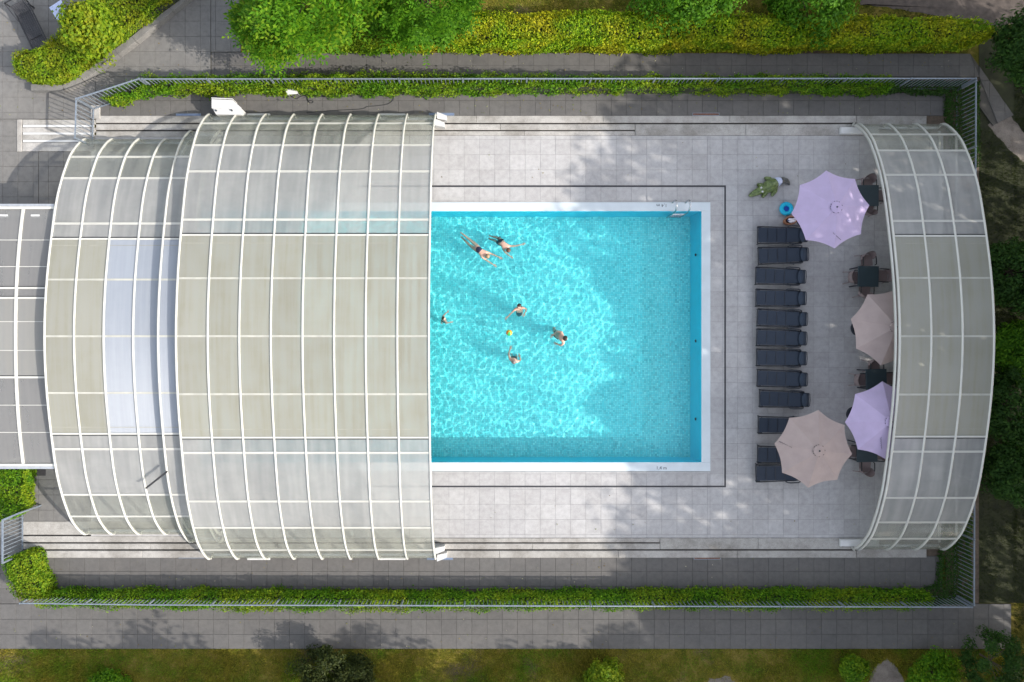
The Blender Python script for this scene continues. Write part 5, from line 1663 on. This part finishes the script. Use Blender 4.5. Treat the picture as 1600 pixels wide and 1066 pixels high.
def person(label, J, hair, suit, skin='skin', scale=1.0, cover=('pelvis', 'chest'), hair_len=1.0, face=None):
    """J: joints as (px, py, z); the body is one skinned surface, hair and swimwear are its fitted children"""
    P = {k: W(*v) for k, v in J.items()}
    org = P['pelvis'].copy(); org.z = 0
    root = empty('person', org, 0, label, 'person', 'swimmers in the pool')
    names = []; V = []; Rd = []; E = []
    def add(n, p, r):
        names.append(n); V.append(p - org); Rd.append(tuple(x * scale for x in r) if isinstance(r, tuple) else r * scale); return len(V) - 1
    ix = {}
    mid = P['pelvis'].lerp(P['chest'], .5)
    ix['pelvis'] = add('pelvis', P['pelvis'], .135); ix['waist'] = add('waist', mid, .115); ix['chest'] = add('chest', P['chest'], .135)
    ix['neck'] = add('neck', P['neck'], .055)
    hd = (P['head'] - P['neck']); hd.normalize()
    ix['head'] = add('head', P['head'], .092); ix['crown'] = add('crown', P['head'] + hd * .075 * scale, .070)
    E += [(ix['pelvis'], ix['waist']), (ix['waist'], ix['chest']), (ix['chest'], ix['neck']), (ix['neck'], ix['head']), (ix['head'], ix['crown'])]
    fv = Vector(face if face else (0, 0, -1)).normalized()
    ix['nose'] = add('nose', P['head'] + fv * .105 * scale, .018); E.append((ix['head'], ix['nose']))
    sidev = hd.cross(fv); sidev = sidev.normalized() if sidev.length > .1 else Vector((1, 0, 0))
    for s in (1, -1):
        e = add('ear', P['head'] + sidev * s * .092 * scale, .02); E.append((ix['head'], e))
    for s in 'LR':
        sh = add('shoulder', P['shoulder' + s], .062); E.append((ix['chest'], sh))
        el = add('elbow', P['elbow' + s], .043); E.append((sh, el))
        wr = add('wrist', P['wrist' + s], .029); E.append((el, wr))
        d = (P['wrist' + s] - P['elbow' + s]).normalized(); sd_ = d.cross(Vector((0, 0, 1)))
        sd_ = sd_.normalized() if sd_.length > .1 else Vector((1, 0, 0))
        pm = add('palm', P['wrist' + s] + d * .06 * scale, (.040, .022)); E.append((wr, pm))
        for q, (off, ln) in enumerate(((-.030, .080), (-.010, .095), (.010, .090), (.030, .070))):
            b0 = P['wrist' + s] + d * .095 * scale + sd_ * off * scale
            f0 = add('knuckle', b0, .011); f1 = add('finger', b0 + (d + sd_ * off * 4).normalized() * ln * .5 * scale - Vector((0, 0, .006)), .009); f2 = add('tip', b0 + (d + sd_ * off * 4).normalized() * ln * scale - Vector((0, 0, .02)), .007)
            E += [(pm, f0), (f0, f1), (f1, f2)]
        t0 = add('thumb', P['wrist' + s] + d * .055 * scale + sd_ * .052 * scale * (1 if s == 'L' else -1), .012); t1 = add('thumb', P['wrist' + s] + d * .10 * scale + sd_ * .075 * scale * (1 if s == 'L' else -1), .009)
        E += [(pm, t0), (t0, t1)]
        hp = add('hip', P['hip' + s], .095); kn = add('knee', P['knee' + s], .058); ca = add('calf', P['knee' + s].lerp(P['ankle' + s], .35), .056); an = add('ankle', P['ankle' + s], .036)
        to = add('toe', P['toe' + s], .03)
        E += [(ix['pelvis'], hp), (hp, kn), (kn, ca), (ca, an), (an, to)]
    body = skin_body('body', V, E, Rd, 0, M[skin], root)
    # hair: a cap over the back and top of the head
    mb = MB(); c = P['head'] - org
    mb.ball((0, 0, 0), 1.0, 16, 12)
    out = []; F = []
    zax = -fv
    q_ = zax.to_track_quat('Z', 'Y')
    keep = {}
    for i, v in enumerate(mb.v):
        v = Vector(v); keep[i] = v.z > -.25
        w = .006 * math.sin(v.x * 31 + v.y * 17) 
        vv = q_ @ Vector((v.x * (.104 + w), v.y * (.108 + w), v.z * (.115 + w))) * scale
        out.append(c + vv + hd * .03 * scale)
    mb.v = [tuple(v) for v in out]; mb.f = [f for f in mb.f if all(keep[k] for k in f)]; mb.m = [0] * len(mb.f)
    h = mb.build('hair', M[hair], root, True); h.cycles.is_caustics_receiver = True
    for s in (1, -1):
        mb = MB(); mb.ball(c + fv * .088 * scale + sidev * s * .035 * scale + hd * .01, .012 * scale, 8, 6); mb.build('eye', M['eye'], body, True)
    # swimwear
    if cover:
        v = []; r = []; e = []
        if cover == 'trunks':
            pts = [('pelvis', .150), ('hipL', .112), ('hipR', .112), ('thL', .095), ('thR', .095)]
            q = [P['pelvis'] - org, P['hipL'] - org, P['hipR'] - org, P['hipL'].lerp(P['kneeL'], .5) - org, P['hipR'].lerp(P['kneeR'], .5) - org, mid.lerp(P['pelvis'], .45) - org]
            skin_body('swim_trunks', q, [(0, 1), (0, 2), (1, 3), (2, 4), (0, 5)], [x * scale for x in (.150, .112, .112, .088, .088, .135)], 0, M[suit], root)
        else:
            q = [P['pelvis'] - org, mid - org, P['pelvis'].lerp(P['chest'], cover) - org, P['pelvis'].lerp(P['hipL'], .8) - org, P['pelvis'].lerp(P['hipR'], .8) - org]
            skin_body('swimsuit', q, [(0, 1), (1, 2), (0, 3), (0, 4)], [x * scale * 1.1 for x in (.147, .130, .150, .108, .108)], 0, M[suit], root)
    return root

# swimmer in dark suit stretched out, heading away from the dome
person('swimmer in a navy swimsuit stretched face down with both arms reaching ahead', dict(
    pelvis=(746.5, 389.2, -.14), chest=(754.5, 396, -.10), neck=(758, 398.4, -.06), head=(761.3, 400.3, -.02),
    shoulderL=(760.2, 394, -.11), elbowL=(770, 397.8, -.16), wristL=(779.5, 402, -.20), shoulderR=(753.6, 402, -.11), elbowR=(762, 408, -.16), wristR=(770.5, 413.6, -.20),
    hipL=(746.2, 385, -.18), kneeL=(735, 375.5, -.26), ankleL=(724, 366.8, -.30), toeL=(719, 363, -.33), hipR=(742.8, 389.6, -.18), kneeR=(733, 382.5, -.34), ankleR=(724, 374, -.5), toeR=(720, 370, -.55)),
    'hair_fair', 'suit_navy', 'skin', .94, .62, face=(.45, -.25, -.7))
person('swimmer in black trunks diving forward with one arm out beside the stretched swimmer', dict(
    pelvis=(783.5, 379.3, -.20), chest=(789.5, 385.2, -.14), neck=(792, 388, -.10), head=(794, 390.8, -.06),
    shoulderL=(795.5, 384.8, -.14), elbowL=(806, 384.5, -.18), wristL=(815, 382.2, -.20), shoulderR=(786.5, 389.8, -.16), elbowR=(790.5, 396, -.40), wristR=(797, 401, -.52),
    hipL=(783.5, 375.8, -.24), kneeL=(776, 371.5, -.45), ankleL=(768, 370, -.62), toeL=(764, 369, -.68), hipR=(780, 380.2, -.24), kneeR=(773, 376.5, -.55), ankleR=(766, 375, -.85), toeR=(763, 373, -.9)),
    'hair_brown', 'suit_black', 'skin', .92, 'trunks', face=(.4, -.3, -.7))
person('dark haired swimmer in a teal suit with both arms spread toward the ball', dict(
    pelvis=(811, 491, -.75), chest=(811, 484.3, -.22), neck=(811, 481, -.05), head=(811.2, 478.8, .09),
    shoulderL=(806, 482.6, -.12), elbowL=(799.3, 488.8, -.16), wristL=(793.5, 495, -.20), shoulderR=(816.5, 480.5, -.12), elbowR=(823, 483.4, -.16), wristR=(820, 489.5, -.20),
    hipL=(808.5, 491.5, -.80), kneeL=(808, 488, -1.05), ankleL=(807, 482, -1.38), toeL=(807, 487, -1.45), hipR=(813.5, 491.5, -.80), kneeR=(815, 488, -1.05), ankleR=(815, 482, -1.38), toeR=(815, 487, -1.45)),
    'hair_dark', 'suit_teal', 'skin', .92, .95, face=(-.3, -.8, -.35))
person('dark haired child with arms out in the water beside the large dome', dict(
    pelvis=(693.5, 500.5, -.58), chest=(693.2, 499, -.24), neck=(693.3, 498.2, -.12), head=(693.4, 497.6, .01),
    shoulderL=(691.8, 494.8, -.17), elbowL=(695, 491.5, -.19), wristL=(698, 488.6, -.22), shoulderR=(695.8, 501.3, -.17), elbowR=(699, 505, -.19), wristR=(703, 504, -.22),
    hipL=(691.8, 501, -.62), kneeL=(691, 503, -.9), ankleL=(690, 505, -1.15), toeL=(692, 507, -1.2), hipR=(695.2, 501, -.62), kneeR=(696, 503, -.9), ankleR=(697, 505, -1.15), toeR=(699, 507, -1.2)),
    'hair_dark', 'suit_black', 'skin', .74, .8, face=(.8, -.35, -.3))
person('short haired man leaning forward with bare back beside the ball game', dict(
    pelvis=(870.5, 522.5, -.62), chest=(877.2, 527, -.11), neck=(880.5, 528.3, .03), head=(883.2, 528.8, .14),
    shoulderL=(877, 519.4, -.07), elbowL=(870.3, 517.6, -.16), wristL=(865, 522.5, -.22), shoulderR=(881, 536, -.07), elbowR=(876.5, 540.3, -.16), wristR=(871.5, 538, -.22),
    hipL=(868.5, 520.5, -.66), kneeL=(866, 516, -1.0), ankleL=(863, 512.5, -1.36), toeL=(867, 512.5, -1.45), hipR=(868.8, 525.5, -.66), kneeR=(867, 521, -1.0), ankleR=(864, 517, -1.36), toeR=(868, 517.5, -1.45)),
    'hair_dark', 'suit_black', 'skin', 1.04, 'trunks', face=(.75, -.1, -.5))
person('grey haired woman in a black swimsuit wading toward the ball', dict(
    pelvis=(803.5, 561.5, -.66), chest=(802, 562, -.17), neck=(802.2, 563, -.04), head=(802.6, 564.6, .10),
    shoulderL=(797, 560.8, -.11), elbowL=(794.6, 553.6, -.16), wristL=(796.8, 546.5, -.20), shoulderR=(807.5, 565.6, -.11), elbowR=(813.6, 562.8, -.16), wristR=(812.4, 558.4, -.20),
    hipL=(801.4, 560.5, -.72), kneeL=(800, 557, -1.05), ankleL=(800, 556, -1.38), toeL=(799, 552, -1.45), hipR=(806, 562, -.72), kneeR=(806, 558, -1.05), ankleR=(807, 557, -1.38), toeR=(806, 553, -1.45)),
    'hair_grey', 'suit_black', 'skin', .95, 1.1, face=(-.3, .8, -.35))
